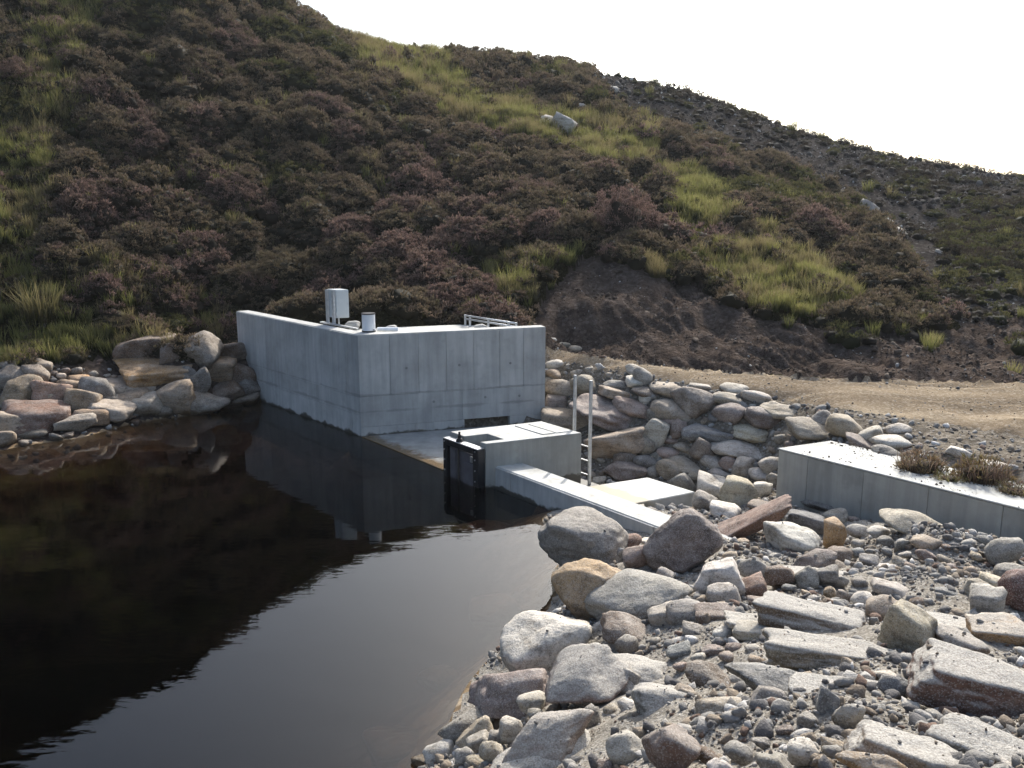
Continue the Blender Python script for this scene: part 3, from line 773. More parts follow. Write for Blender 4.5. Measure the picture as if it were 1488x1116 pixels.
# sluice gate on the block's water face
UPS = -DAM_N
def gp(u, out, z):
    p_ = (1 - u) * B[0][:2] + u * B[1][:2] + UPS * out
    return Vector((float(p_[0]), float(p_[1]), z))
def gbar(name, u0, u1, o0, o1, z0, z1, mat, parent, bevel=.008):
    bm = bmesh.new()
    a_, b_, c_, d_ = (gp(u, o, 0) for u, o in ((u0, o0), (u1, o0), (u1, o1), (u0, o1)))
    prism(bm, [a_[:2], b_[:2], c_[:2], d_[:2]], z0, z1)
    return fin(bm, name, mat, parent, bevel=bevel)
sg = empty('sluice_gate', gp(.5, .1, -.9)); sg.empty_display_size = .1
tag(sg, 'black plastic sluice gate with a threaded stem on the front of the concrete block', 'sluice gate')
gbar('frame_post', .0, .10, .005, .15, -.9, .66, M['blackplastic'], sg)
gbar('frame_post', .84, .985, .005, .15, .03, .66, M['blackplastic'], sg)
gbar('frame_post', .82, .97, .005, .10, -.9, .028, M['blackplastic'], sg)
gbar('frame_head', .105, .835, .04, .15, .56, .655, M['blackplastic'], sg)
gbar('head_shine', .02, .97, .01, .155, .662, .676, M['stainless'], sg, .003)  # bright metal strip added to paint the sunlit shine on the black plastic top
pn = gbar('gate_leaf', .105, .835, .03, .085, -.8, .525, M['gateface'], sg)
gbar('leaf_rib', .14, .30, .087, .10, -.7, .50, M['gateface'], pn, .004)
gbar('leaf_rib', .50, .79, .087, .105, -.7, .36, M['gateface'], pn, .004)
gbar('lug', .73, .79, .10, .125, .40, .50, M['stainless'], sg, .003)
for u_ in (.05, .91):
    for z_ in (.12, .30, .48, .62):
        bm = bmesh.new(); tube(bm, gp(u_, .148, z_), gp(u_, .166, z_), .013, 8); fin(bm, 'bolt', M['stainless'], sg)
bm = bmesh.new(); tube(bm, gp(.40, .12, -.6), gp(.40, .12, .70), .016)
fin(bm, 'stem', M['brass'], sg, smooth_=False)
bm = bmesh.new()
c_ = gp(.40, .09, .677)
for z0, z1, r_ in ((0, .022, .062), (.022, .05, .048), (.05, .11, .03), (.11, .165, .018)):
    tube(bm, c_ + Vector((0, 0, z0)), c_ + Vector((0, 0, z1)), r_, 12)
fin(bm, 'spindle_nut', M['blackplastic'], sg)

# weir
w0 = PZ(712, 675, WEIR_Z)[:2]; WLEN = 5.0
wb = PZ(747, 668, WEIR_Z)[:2]
WTH = float((wb - w0) @ DAM_N)
wr = empty('weir_wall', (w0[0], w0[1], -.9))
tag(wr, 'low concrete weir with a bright flat crest running from gate block to mauve-brown boulder', 'weir')
bm = bmesh.new()
prism(bm, [tuple(at(w0, D_DAM, .02, DAM_N, .02)), tuple(at(w0, D_DAM, WLEN, DAM_N, .02)), tuple(at(w0, D_DAM, WLEN, DAM_N, WTH)), tuple(at(w0, D_DAM, .22, DAM_N, WTH))], -.9, WEIR_Z)
ww = fin(bm, 'crest', M['top'], wr, bevel=.014)
panels(ww, w0, D_DAM, DAM_N, [.0, .55, 1.55, 2.55, 3.6, WLEN], -.6, WEIR_Z - .014, M['concrete'])

# stilling apron below the weir
ap = [PZ(866, 705, -.1), PZ(941, 693.5, -.1), PZ(1010.5, 714.6, -.1), PZ(926, 731, -.1)]
M['apron'] = mat_silt('silted_apron', at(ap[0], D_DAM, 0, DAM_N, -.0), np.array(DAM_N), .20, (.30, .26, .19), .9, .7)
k0 = ap[0][:2] - (ap[1] - ap[0])[:2] * .25; k1 = ap[3][:2] - (ap[2] - ap[3])[:2] * .25
bm = bmesh.new(); prism(bm, [tuple(k0), tuple(k1), tuple(ap[2][:2]), tuple(ap[1][:2])], -.55, -.1)
tag(fin(bm, 'apron_slab', M['apron'], bevel=.014, origin=(k0[0], k0[1], -.55)), 'low concrete apron slab with a brown silt stain behind the weir', 'concrete slab')
st = [PZ(1000, 749, -.28), PZ(1010, 743.5, -.28), PZ(1039, 757, -.28), PZ(1022, 766, -.28)]
bm = bmesh.new(); prism(bm, [tuple(p_[:2]) for p_ in st], -.6, -.28)
tag(fin(bm, 'concrete_strip', M['top'], bevel=.01, origin=(st[0][0], st[0][1], -.6)), 'small pale concrete strip at the foot of the apron slab', 'concrete slab')

# wing wall on the right
r0 = PZ(1132, 652, RW_Z)[:2]; r1 = PZ(1488, 740, RW_Z)[:2]; rbk = PZ(1208, 641, RW_Z)[:2]
D_RW = unit(np.append(r1 - r0, 0)); N_RW = perp_back(D_RW); N_RW = N_RW if N_RW[0] > 0 else -N_RW
RTH = float((rbk - r0) @ N_RW); RT0 = float((rbk - r0) @ D_RW[:2]); RLEN = 6.5
rw = empty('wing_wall', (r0[0], r0[1], -.8))
tag(rw, 'straight grey concrete wing wall behind the rubble bank, plants growing along its back', 'concrete wall')
bm = bmesh.new()
prism(bm, [tuple(at(r0, D_RW, .0, N_RW, .02)), tuple(at(r0, D_RW, RLEN, N_RW, .02)), tuple(at(r0, D_RW, RLEN, N_RW, RTH)), tuple(at(r0, D_RW, RT0, N_RW, RTH))], -.8, RW_Z - .015)
rcore = fin(bm, 'wall', M['concrete_old'], rw)
bm = bmesh.new()
prism(bm, [tuple(at(r0, D_RW, -.02, N_RW, -.012)), tuple(at(r0, D_RW, RLEN, N_RW, -.012)), tuple(at(r0, D_RW, RLEN, N_RW, RTH + .005)), tuple(at(r0, D_RW, RT0 - .01, N_RW, RTH + .005))], RW_Z - .0145, RW_Z + .006)
fin(bm, 'crest', M['top'], rw, bevel=.006)
tsr = [0] + [t_at_px(r0, D_RW, N_RW, px, .6) for px in (1172, 1252, 1346, 1453)] + [4.6, 5.6, RLEN]
panels(rcore, r0, D_RW, N_RW, tsr, -.3, RW_Z - .02, M['concrete_old'])

# ladder standing at the block's downstream end
ND = D_BLK[:2]
def lad(s, z): 
    p_ = B[2][:2] + ND * .13 - D_DAM[:2] * s
    return Vector((float(p_[0]), float(p_[1]), z))
def s_for(px, z):
    s = np.linspace(-.6, 1.4, 900); p_ = B[2][:2][None] + ND[None] * .13 - D_DAM[None, :2] * s[:, None]
    return s[np.argmin(np.abs(project(p_[:, 0], p_[:, 1], np.full(900, z))[0] - px))]
sa_, sb_ = s_for(858, 1.0), s_for(835, 1.0)
za = PY(858, 553, lad(sa_, 0)[1])[2]; zb = PY(835, 545, lad(sb_, 0)[1])[2]; zf = PY(858, 704, lad(sa_, 0)[1])[2]
ld = empty('access_ladder', lad(sa_, zf))
tag(ld, 'slim galvanised steel ladder standing at the end of the gate block', 'ladder')
def lbar(name, p_, q_, hw):
    bm = bmesh.new(); p_, q_ = Vector(p_), Vector(q_); d_ = (q_ - p_)
    a1 = Vector((D_DAM[0], D_DAM[1], 0)); a2 = Vector((ND[0], ND[1], 0))
    if abs(d_.z) > .2: box(bm, (p_ + q_) / 2, a1 * hw, a2 * hw * 1.4, d_ / 2)
    else: box(bm, (p_ + q_) / 2, d_ / 2, a2 * hw, Vector((0, 0, hw)))
    return fin(bm, name, M['galv'], ld, bevel=.003)
lbar('stile', lad(sa_, zf), lad(sa_, za), .017); lbar('stile', lad(sb_, zf), lad(sb_, zb), .017)
for k in range(3): lbar('rung', lad(sa_ + .018, zf + .16 + k * .25), lad(sb_ - .018, zf + .16 + k * .25), .010)
bm = bmesh.new(); c_ = (lad(sa_, 0) + lad(sb_, 0)) / 2
box(bm, (c_.x, c_.y, zf - .11), Vector((D_DAM[0], D_DAM[1], 0)) * .34, Vector((ND[0], ND[1], 0)) * .14, Vector((0, 0, .109)))
tag(fin(bm, 'ladder_footing', M['concrete'], bevel=.008, origin=(c_.x, c_.y, zf - .22)), 'small concrete footing under the steel ladder', 'footing')

# control cabinet on its two posts
pa = PZ(477, 470, WALL_Z)[:2]; pb = PZ(487, 473, WALL_Z)[:2]
pm = (pa + pb) / 2
cab = empty('control_cabinet', (pm[0], pm[1], WALL_Z))
tag(cab, 'grey electrical cabinet on two steel posts atop the chamber wall', 'cabinet')
dL3 = Vector((D_LEFT[0], D_LEFT[1], 0)); dF3 = Vector((D_FRONT[0], D_FRONT[1], 0)); nL3 = Vector((N_LEFT[0], N_LEFT[1], 0))
PM = Vector((pm[0], pm[1], WALL_Z))
for sgn in (-1, 1):
    bm = bmesh.new(); c_ = PM + dL3 * .13 * sgn
    box(bm, c_ + Vector((0, 0, .37)), dL3 * .03, dF3 * .006, Vector((0, 0, .37)))
    for e_ in (-1, 1): box(bm, c_ + dL3 * .033 * e_ + dF3 * -.012 + Vector((0, 0, .37)), dL3 * .0028, dF3 * .02, Vector((0, 0, .37)))
    ps = fin(bm, 'post', M['galv'], cab)
    bm = bmesh.new(); box(bm, c_ + Vector((0, 0, .005)) - dF3 * .02, dL3 * .07, dF3 * .06, Vector((0, 0, .0048)))
    for e_ in (-1, 1): tube(bm, c_ + dL3 * .05 * e_ - dF3 * .05, c_ + dL3 * .05 * e_ - dF3 * .05 + Vector((0, 0, .05)), .008, 6)
    fin(bm, 'foot_plate', M['galv'], cab)
bm = bmesh.new(); cb = PM + dF3 * .155 + Vector((0, 0, .45))
box(bm, cb, dL3 * .17, dF3 * .14, Vector((0, 0, .30)))
bd = fin(bm, 'enclosure', M['cabinet'], cab, bevel=.008, seg=2)
bm = bmesh.new(); box(bm, cb - dL3 * .178, dL3 * .007, dF3 * .132, Vector((0, 0, .288)))
dr = fin(bm, 'door', M['cabinet'], cab, bevel=.004)
for z_ in (-.2, .2):
    bm = bmesh.new(); tube(bm, cb - dL3 * .18 - dF3 * .141 + Vector((0, 0, z_ - .03)), cb - dL3 * .18 - dF3 * .141 + Vector((0, 0, z_ + .03)), .010, 8)
    fin(bm, 'hinge', M['galv'], dr)
bm = bmesh.new(); tube(bm, cb - dL3 * .186 + dF3 * .1, cb - dL3 * .20 + dF3 * .1, .012, 8)
fin(bm, 'lock', M['galv'], dr)
bm = bmesh.new(); tube(bm, cb + Vector((0, 0, -.30)), cb + Vector((0, 0, -.448)), .018, 8)
fin(bm, 'conduit', M['galv'], cab)
# flat steel strip bolted along the wall top
bm = bmesh.new(); c_ = PM - dL3 * .35 - nL3 * .03
box(bm, c_ + Vector((0, 0, .018)), dL3 * .75, nL3 * .03, Vector((0, 0, .016)))
tag(fin(bm, 'cable_tray', M['galv'], bevel=.004, origin=tuple(c_)), 'narrow steel cable tray lying on the wall top below the cabinet', 'cable tray')

# vent pipe
vp = PZ(536, 482, WALL_Z)
v = empty('vent_pipe', (vp[0], vp[1], WALL_Z))
tag(v, 'short white pipe with a dark cap at the corner of the chamber wall', 'pipe')
VP = Vector((vp[0], vp[1], WALL_Z))
bm = bmesh.new(); tube(bm, VP + Vector((0, 0, .03)), VP + Vector((0, 0, .355)), .132, 32)
o = fin(bm, 'barrel', M['whitepipe'], v)
bm = bmesh.new(); tube(bm, VP + Vector((0, 0, .0)), VP + Vector((0, 0, .03)), .14, 32)
fin(bm, 'collar', M['blackplastic'], v)
bm = bmesh.new(); tube(bm, VP + Vector((0, 0, .355)), VP + Vector((0, 0, .378)), .138, 32)
fin(bm, 'cap', M['blackplastic'], v)
bm = bmesh.new(); c_ = VP + Vector((.115, -.085, .05)); tube(bm, c_, c_ + Vector((.012, -.01, 0)), .012, 8)
fin(bm, 'bolt', M['blackplastic'], v)
# white offcut of pipe lying on the roof behind it
bm = bmesh.new(); a_ = VP + Vector((.16, .12, .03)); tube(bm, a_, a_ + Vector((.42, -.02, .0)), .045, 12)
tag(fin(bm, 'drain_pipe', M['whitepipe'], origin=tuple(a_)), 'thin pale pipe lying beside the white vent pipe', 'pipe')

# handrail on the chamber roof
t_h = t_at_px(C0, D_FRONT, N_FRONT, 760, WALL_Z)
q_ = at(C0, D_FRONT, t_h, N_FRONT, TH + .12)
RAIL_Z = float(PY(762, 470, q_[1])[2])
h1 = Vector((q_[0], q_[1], RAIL_Z)); h0 = Vector(PZ(676, 458.5, RAIL_Z))
hr = empty('handrail', (h0.x, h0.y, 1.86))
tag(hr, 'low galvanised handrail showing over the front wall of the chamber', 'handrail')
for z_, nm in ((RAIL_Z, 'top_rail'), (RAIL_Z - .075, 'mid_rail')):
    bm = bmesh.new(); tube(bm, (h0.x, h0.y, z_), (h1.x, h1.y, z_), .021, 10); fin(bm, nm, M['galv'], hr, smooth_=True)
for f_ in (0.0, .1, .47, .86, 1.0):
    p_ = h0.lerp(h1, f_); bm = bmesh.new(); tube(bm, (p_.x, p_.y, 1.86), (p_.x, p_.y, RAIL_Z + .02), .026, 10); fin(bm, 'post', M['galv'], hr)

# ------------------------------------------------------------------ stones
_base = base_z
def base_z_works(x, y):
    x = np.atleast_1d(np.asarray(x, float)); y = np.atleast_1d(np.asarray(y, float))
    return pit(x, y, _base(x, y))
from mathutils import noise as mnoise
ICO = {}
def ico(k):
    if k not in ICO:
        bm = bmesh.new(); bmesh.ops.create_icosphere(bm, subdivisions=k, radius=1.0)
        bm.verts.ensure_lookup_table()
        ICO[k] = (np.array([v.co for v in bm.verts]), np.array([[v.index for v in f.verts] for f in bm.faces])); bm.free()
    return ICO[k]
def rock_shape(seed, kind, k):
    """unit-size stone: rounded boulder, angular block or flat slab"""
    rng = np.random.default_rng(seed)
    D, Fc = ico(k)
    if kind == 'r': n, p, lo = 11, 10.0, .72
    elif kind == 'o': n, p, lo = 11, 7.5, .82
    elif kind == 'a': n, p, lo = 9, 30.0, .56
    else: n, p, lo = 5, 20.0, .80
    nn = rng.normal(size=(n, 3)); nn /= np.linalg.norm(nn, axis=1)[:, None]
    hh_ = rng.uniform(lo, 1.08, n)
    if kind in 'sa':
        ax = np.array([[1, 0, 0], [-1, 0, 0], [0, 1, 0], [0, -1, 0], [0, 0, 1], [0, 0, -1]], float) + rng.normal(scale=.16, size=(6, 3))
        ax /= np.linalg.norm(ax, axis=1)[:, None]
        nn = np.vstack([nn, ax]); hh_ = np.concatenate([hh_, rng.uniform(.68, .85, 6)])
    d = np.maximum(D @ nn.T, 1e-3) / hh_[None]
    r = (d ** p).sum(1) ** (-1 / p)
    r = np.minimum(r, 1.35)
    Vx = D * r[:, None]
    f1, a1 = (1.3, .09) if kind == 'r' else (1.6, .10)
    off = Vector(rng.uniform(-50, 50, 3))
    nz = np.array([mnoise.fractal(Vector(v) * f1 + off, 1.0, 2.0, 5 if k > 2 else 3) for v in Vx])
    Vx = Vx * (1 + a1 * nz)[:, None]
    if k >= 4:
        nz = np.array([mnoise.fractal(Vector(v) * 4.5 - off, .8, 2.0, 4) for v in Vx])
        Vx = Vx * (1 + .028 * nz)[:, None]
    mn, mx = Vx.min(0), Vx.max(0)
    return (Vx - (mn + mx) / 2) / (mx - mn) * 2, Fc
COLS = {'grey': (.27, .26, .24), 'pale': (.46, .44, .405), 'white': (.66, .65, .63), 'tan': (.36, .28, .195), 'buff': (.37, .32, .24), 'brown': (.19, .135, .095),
        'red': (.235, .135, .10), 'ochre': (.44, .29, .135), 'blue': (.19, .205, .22), 'dark': (.115, .108, .10), 'pink': (.35, .26, .215), 'cream': (.50, .45, .34), 'mauve': (.22, .165, .15), 'maroon': (.16, .075, .065), 'gold': (.50, .33, .14)}
WORD = {'grey': 'grey', 'pale': 'pale grey', 'white': 'whitish', 'tan': 'tan', 'buff': 'buff', 'brown': 'brown', 'red': 'reddish', 'ochre': 'ochre', 'blue': 'blue-grey', 'dark': 'dark', 'pink': 'pinkish', 'cream': 'cream', 'mauve': 'mauve-brown', 'maroon': 'maroon', 'gold': 'golden'}
SHAPE = {'r': 'rounded', 'o': 'rounded', 'a': 'angular', 's': 'flat'}
ROCKS = []            # px, py, w, h, short name, object
RR = random.Random(11)
def add_rock(px, py, w, h, rot=0, col='grey', kind='r', grit=0.0, label=None, short=None, group='', wet=0.0, seed=None, front=None, name=None, under=None, sink=0.0):
    seed = seed if seed is not None else int(px * 7 + py * 13)
    g = hit(px, py + .42 * h) if under is None else under
    Yd = g[1]
    zc = Yd * CP - (g[2] - CAM_Z) * SP
    ppm = F_PX / zc
    sinv = abs((g[2] - CAM_Z)) / math.hypot(Yd, g[2] - CAM_Z)
    Wd = w / ppm; Hv = h / ppm
    Dp = min(.85 * Wd, .72 * Hv / max(sinv, .1), 1.4 * Wd)
    Hh = math.sqrt(max(Hv ** 2 - (Dp * sinv) ** 2, (.45 * Hv) ** 2)) / math.sqrt(1 - sinv ** 2)
    c = PY(px, py, Yd + .30 * Dp)
    k = 5 if w > 110 else 4 if w > 60 else 3 if w > 26 else 2
    Vx, Fc = rock_shape(seed, kind, k)
    Vx = Vx * np.array([Wd / 2, Dp / 2, Hh / 2])
    gz = float(base_z_works(c[0], c[1])[0])
    gap = (c[2] - Hh / 2) - (gz - .02)
    if gap > 0:                                   # let the foot reach the ground below it
        lowm = Vx[:, 2] < 0
        Vx[lowm, 2] *= 1 + gap / (Hh / 2) * .9
    az = math.atan2(c[0], c[1])
    Mx = Matrix.Rotation(-az + (math.radians(RR.uniform(-20, 20)) if kind == 's' and group == G_N else 0), 3, 'Z') @ Matrix.Rotation(math.radians(rot), 3, 'Y') @ Matrix.Rotation(math.radians(RR.uniform(-8, 8)), 3, 'X')
    Vx = Vx @ np.array(Mx).T
    nm = name or ('boulder' if w > 60 else 'stone')
    base = Vector((c[0], c[1], c[2] + Vx[:, 2].min()))
    Vx[:, 2] -= Vx[:, 2].min()
    o = link(nm, mesh_np(nm, Vx, Fc, True), None, M['rock'])
    o.location = base - Vector((0, 0, sink * Hh))
    cc = np.array(COLS[col]); dsat = .0 if group == G_L else .12; cc = cc * (1 - dsat) + cc.mean() * dsat * np.array([1.04, 1.0, .94]); cc = cc * (np.array([.78, .62, .47]) if group == G_L else np.array([.96, .89, .80]) if group == G_N else np.array([1.0, .91, .80])); j = RR.uniform(.82, 1.12)
    o.color = (min(1, cc[0] * j * RR.uniform(.97, 1.03)), min(1, cc[1] * j), min(1, cc[2] * j * RR.uniform(.96, 1.04)), 1)
    o['grit'] = float(grit); o['wet'] = float(wet)
    tag(o, label, 'boulder' if w > 60 else 'stone', group)
    ROCKS.append(dict(px=px, py=py, w=w, h=h, short=short, o=o, col=col, kind=kind, label=label, group=group))
    return o
ZT = {'F1': (600, 720, 2.818), 'F2': (988, 720, 2.818), 'R': (780, 480, 4.133), 'L': (0, 480, 3.72), 'T': (780, 420, 2.1017)}
G_N, G_R, G_L = 'stones of the near rubble bank', 'riprap boulders behind the gate block', 'stones piled on the far left shore'
TABLE = [
 # near bank, from the weir down along the water
 ('F1', 705, 190, 350, 235, 0, 'grey', 'r', .2, 'big rounded grey banded boulder in the water beside the weir', 'banded grey boulder'),
 ('F1', 750, 392, 335, 250, 5, 'ochre', 'r', .1, 'ochre-topped rounded boulder at the waterline below the banded grey boulder', 'ochre-topped boulder'),
 ('F1', 925, 412, 400, 215, -12, 'grey', 'r', .35, 'broad sloping grey-brown boulder next to the ochre-topped boulder', 'broad sloping boulder'),
 ('F1', 550, 605, 350, 240, -18, 'white', 'r', .2, 'pale speckled granite boulder sloping into the pool', 'speckled granite boulder'),
 ('F1', 385, 805, 330, 190, -14, 'mauve', 'a', .1, 'reddish-brown flat-faced boulder at the water edge below the speckled granite', 'reddish shore boulder'),
 ('F1', 215, 950, 190, 130, -20, 'grey', 'r', .1, 'brownish grey boulder half in the shallows under the reddish shore boulder', 'shallows boulder'),
 ('F1', 1105, 185, 290, 235, -20, 'mauve', 'r', .15, 'tall mauve-brown boulder against the near end of the weir', 'mauve boulder'),
 ('F2', 245, 128, 440, 88, -33, 'red', 's', .1, 'long reddish slab tilted up towards the wing wall', 'long reddish slab'),
 ('F1', 880, 560, 205, 105, 12, 'brown', 'a', .2, 'brown angular stone with a yellowish side behind the speckled granite', 'brown angular stone'),
 ('F1', 875, 617, 92, 78, 5, 'grey', 'r', 0, 'grey egg-shaped stone leaning under the brown angular stone', None),
 ('F1', 760, 556, 78, 66, -20, 'white', 'r', 0, 'white lumpy stone between speckled granite and brown angular stone', None),
 ('F1', 705, 755, 350, 220, -22, 'mauve', 'r', .9, 'large dark boulder half buried in grit above the reddish shore boulder', 'grit-buried boulder'),
 ('F1', 885, 745, 92, 76, 10, 'pale', 'r', .2, None, None),
 ('F1', 485, 843, 110, 70, 0, 'pale', 'a', .1, None, None),
 ('F1', 500, 893, 60, 36, 0, 'grey', 'a', .1, None, None),
 ('F1', 250, 972, 155, 110, -22, 'buff', 'r', .1, 'buff oval cobble on the shore stones at the bottom edge', 'buff shore cobble'),
 ('F1', 112, 1058, 120, 92, -20, 'white', 'a', 0, 'whitish angular stone at the water edge near the bottom of the view', None),
 ('F1', 30, 1088, 70, 52, 0, 'pale', 'r', 0, None, None),
 ('F1', 262, 1010, 100, 70, -25, 'pale', 'a', 0, None, None), ('F1', 320, 1055, 90, 90, 0, 'cream', 'a', 0, None, None), ('F1', 345, 990, 70, 60, 20, 'grey', 'a', 0, None, None), ('F1', 400, 960, 90, 80, 10, 'pale', 'a', 0, None, None),
 ('F1', 215, 1075, 80, 70, 0, 'grey', 'a', 0, None, None), ('F1', 255, 1090, 70, 50, 0, 'buff', 'r', 0, None, None),
 ('F1', 560, 1010, 380, 210, -25, 'pink', 'r', .8, 'wide pinkish boulder covered in pale grit at the bottom edge', 'wide pinkish boulder'),
 ('F1', 890, 868, 98, 60, 4, 'white', 'r', 0, 'smooth white cobble below the grit-buried boulder', 'smooth white cobble'),
 ('F1', 885, 932, 84, 84, 30, 'buff', 'r', 0, None, None), ('F1', 928, 992, 62, 62, 30, 'pink', 'r', 0, None, None),
 ('F1', 945, 920, 60, 60, 30, 'brown', 'r', 0, None, None), ('F1', 960, 835, 70, 70, 0, 'grey', 'a', 0, None, None), ('F1', 735, 920, 70, 90, 0, 'grey', 'a', .1, None, None),
 ('F1', 885, 1040, 165, 130, 40, 'pale', 'r', .2, 'pale stone tilted steeply below the smooth white cobble', None),
 ('F1', 1050, 1040, 190, 180, 20, 'red', 'a', .5, 'rust-red boulder face half buried at the bottom edge', 'rust-red boulder'),
 ('F1', 1268, 885, 205, 115, 2, 'buff', 'r', .05, 'neat buff oval cobble casting a dark shadow on the grit', 'buff oval cobble'),
 ('F1', 1210, 742, 175, 112, 10, 'brown', 'r', .3, 'brown rounded cobble above the buff oval cobble', 'brown rounded cobble'),
 ('F2', 385, 770, 370, 135, 8, 'blue', 'r', .45, 'long blue-grey boulder with pebbles lying on its top', 'long blue-grey boulder'),
 ('F2', 355, 860, 132, 125, 0, 'grey', 'a', .1, 'upright grey block in front of the long blue-grey boulder', 'upright grey block'),
 ('F1', 1247, 495, 172, 86, 0, 'mauve', 's', .05, 'brick-shaped mauve-brown stone near the middle of the rubble bank', 'brick-shaped stone'),
 ('F1', 1120, 490, 145, 112, -10, 'grey', 'r', .1, 'grey speckled round stone beside the brick-shaped stone', 'grey speckled stone'),
 ('F1', 1020, 500, 120, 90, -30, 'pale', 's', .1, None, None),
 ('F1', 1156, 560, 98, 60, 0, 'pale', 'a', .1, 'pale greenish block just below the brick-shaped stone', None),
 ('F1', 1243, 345, 195, 140, -20, 'white', 'a', .1, 'chalky white angular block above the brick-shaped stone', 'chalky white block'),
 ('F1', 1272, 410, 130, 92, 0, 'pale', 'a', .1, 'pale wedge stone leaning under the chalky white block', None),
 ('F1', 928, 250, 125, 95, -10, 'pink', 'r', .0, 'salmon-pink round boulder between banded grey and mauve boulders', 'salmon boulder'),
 ('F1', 884, 196, 100, 62, -15, 'red', 'r', 0, 'dark red stone on top of the salmon boulder', None),
 ('F1', 1037, 328, 72, 54, 5, 'pale', 'r', 0, 'small pale stone perched on the broad sloping boulder', None),
 ('F1', 915, 120, 36, 46, 10, 'grey', 'a', 0, None, None), ('F1', 968, 190, 66, 32, 10, 'white', 'a', 0, None, None), ('F1', 890, 268, 52, 44, 0, 'white', 'r', 0, None, None), ('F1', 842, 240, 44, 46, 0, 'blue', 'r', 0, None, None),
 ('F2', 452, 185, 212, 122, 8, 'white', 'a', .1, 'brilliant white angular boulder, the brightest stone on the bank', 'brilliant white boulder'),
 ('F2', 955, 118, 242, 92, 14, 'cream', 'r', .1, 'smooth cream boulder lying in front of the wing wall', 'smooth cream boulder'),
 ('F2', 630, 158, 92, 108, 10, 'ochre', 'a', .1, 'upright orange and white stone right of the brilliant white boulder', 'orange and white stone'),
 ('F2', 515, 112, 150, 90, 14, 'blue', 's', 0, 'dark grey tilted slab just above the brilliant white boulder', 'dark tilted slab'),
 ('F2', 300, 308, 112, 92, 5, 'grey', 'r', .3, 'greenish grey block between chalky white block and brilliant white boulder', None),
 ('F2', 405, 326, 112, 80, -20, 'brown', 'a', .1, 'chestnut brown stone below the brilliant white boulder', 'chestnut stone'),
 ('F2', 292, 376, 112, 70, -25, 'red', 'a', .1, 'hollowed reddish stone left of the chestnut stone', None),
 ('F2', 545, 272, 190, 100, -24, 'mauve', 'r', .1, 'long mauve cobble leaning right of the chestnut stone', 'long mauve cobble'),
 ('F2', 655, 240, 90, 56, 10, 'brown', 'r', .1, None, None), ('F2', 628, 290, 104, 54, 4, 'brown', 'r', .1, None, None), ('F2', 600, 332, 84, 84, 0, 'grey', 'a', .2, None, None), ('F2', 522, 338, 84, 76, -35, 'grey', 'a', .2, None, None), ('F2', 655, 350, 66, 52, 0, 'pale', 'r', .2, None, None),
 ('F2', 758, 426, 98, 62, 6, 'white', 'r', 0, 'lilac-white egg-shaped cobble left of the leaning cream block', 'lilac-white cobble'),
 ('F2', 860, 380, 132, 50, 8, 'pale', 's', .1, 'thin flat pale stone above the lilac-white cobble', None),
 ('F2', 545, 505, 410, 130, 2, 'brown', 's', .95, 'broad dark brown slab with a thick grit-covered top', 'broad grit-topped slab'),
 ('F2', 930, 560, 215, 190, 28, 'cream', 'a', .1, 'leaning cream rounded block in the middle of the bank', 'leaning cream block'),
 ('F2', 832, 468, 120, 92, 0, 'tan', 'r', .3, 'tan boulder tucked behind the leaning cream block', None),
 ('F2', 1140, 605, 210, 110, 10, 'brown', 'r', .7, 'gritty brown boulder right of the leaning cream block', 'gritty brown boulder'),
 ('F2', 1215, 765, 500, 240, 14, 'red', 's', .95, 'largest slab at the right edge, grit on top and a rusty dark side', 'rusty-sided slab'),
 ('F2', 1330, 560, 260, 120, 4, 'ochre', 's', .8, 'ochre gritty slab at the right edge above the rusty-sided slab', None),
 ('F2', 620, 650, 520, 130, 4, 'buff', 's', .9, 'long low buff slab crusted with grit below the broad grit-topped slab', 'low buff slab'),
 ('F2', 320, 560, 200, 60, 4, 'cream', 's', .6, None, None),
 ('F2', 872, 790, 115, 105, 25, 'blue', 'a', .1, 'blue-grey angular stone left of the rusty-sided slab', 'blue-grey angular stone'), ('F2', 845, 742, 92, 52, 0, 'pale', 'a', .2, None, None),
 ('F2', 790, 1012, 132, 92, 0, 'blue', 'r', .1, 'dark grey round cobble near the bottom edge', 'dark grey cobble'), ('F2', 505, 1046, 112, 82, 0, 'white', 'a', .1, 'white angular stone at the bottom edge left of the dark grey cobble', None),
 ('F2', 272, 953, 82, 46, 4, 'white', 'r', 0, 'small white oval pebble right below the buff oval cobble', None), ('F2', 603, 865, 84, 135, 10, 'blue', 'a', .3, 'narrow blue-grey stone standing upright in the grit', None), ('F2', 690, 905, 115, 120, 0, 'cream', 'r', .8, 'cream curved stone sunk in the grit', None),
 ('F2', 1258, 432, 122, 102, 0, 'pale', 'a', .1, 'pale cracked block near the right edge', 'pale cracked block'), ('F2', 1375, 392, 120, 150, 0, 'maroon', 'r', .1, 'maroon boulder cut by the right edge of the view', 'maroon boulder'),
 ('F2', 1330, 222, 132, 92, -18, 'grey', 'a', 0, 'grey angular block at the foot of the wing wall, right edge', None), ('F2', 1285, 360, 102, 60, 8, 'cream', 'r', .1, None, None), ('F2', 1368, 312, 132, 50, 0, 'grey', 'r', .1, None, None),
 ('F2', 1130, 356, 92, 52, 6, 'pale', 'r', .1, None, None), ('F2', 1010, 245, 82, 52, 10, 'red', 'r', .1, None, None), ('F2', 1008, 200, 112, 70, 14, 'tan', 'r', .1, None, None), ('F2', 775, 272, 76, 60, 10, 'grey', 'a', .1, None, None), ('F2', 835, 295, 96, 34, -8, 'white', 's', .1, None, None),
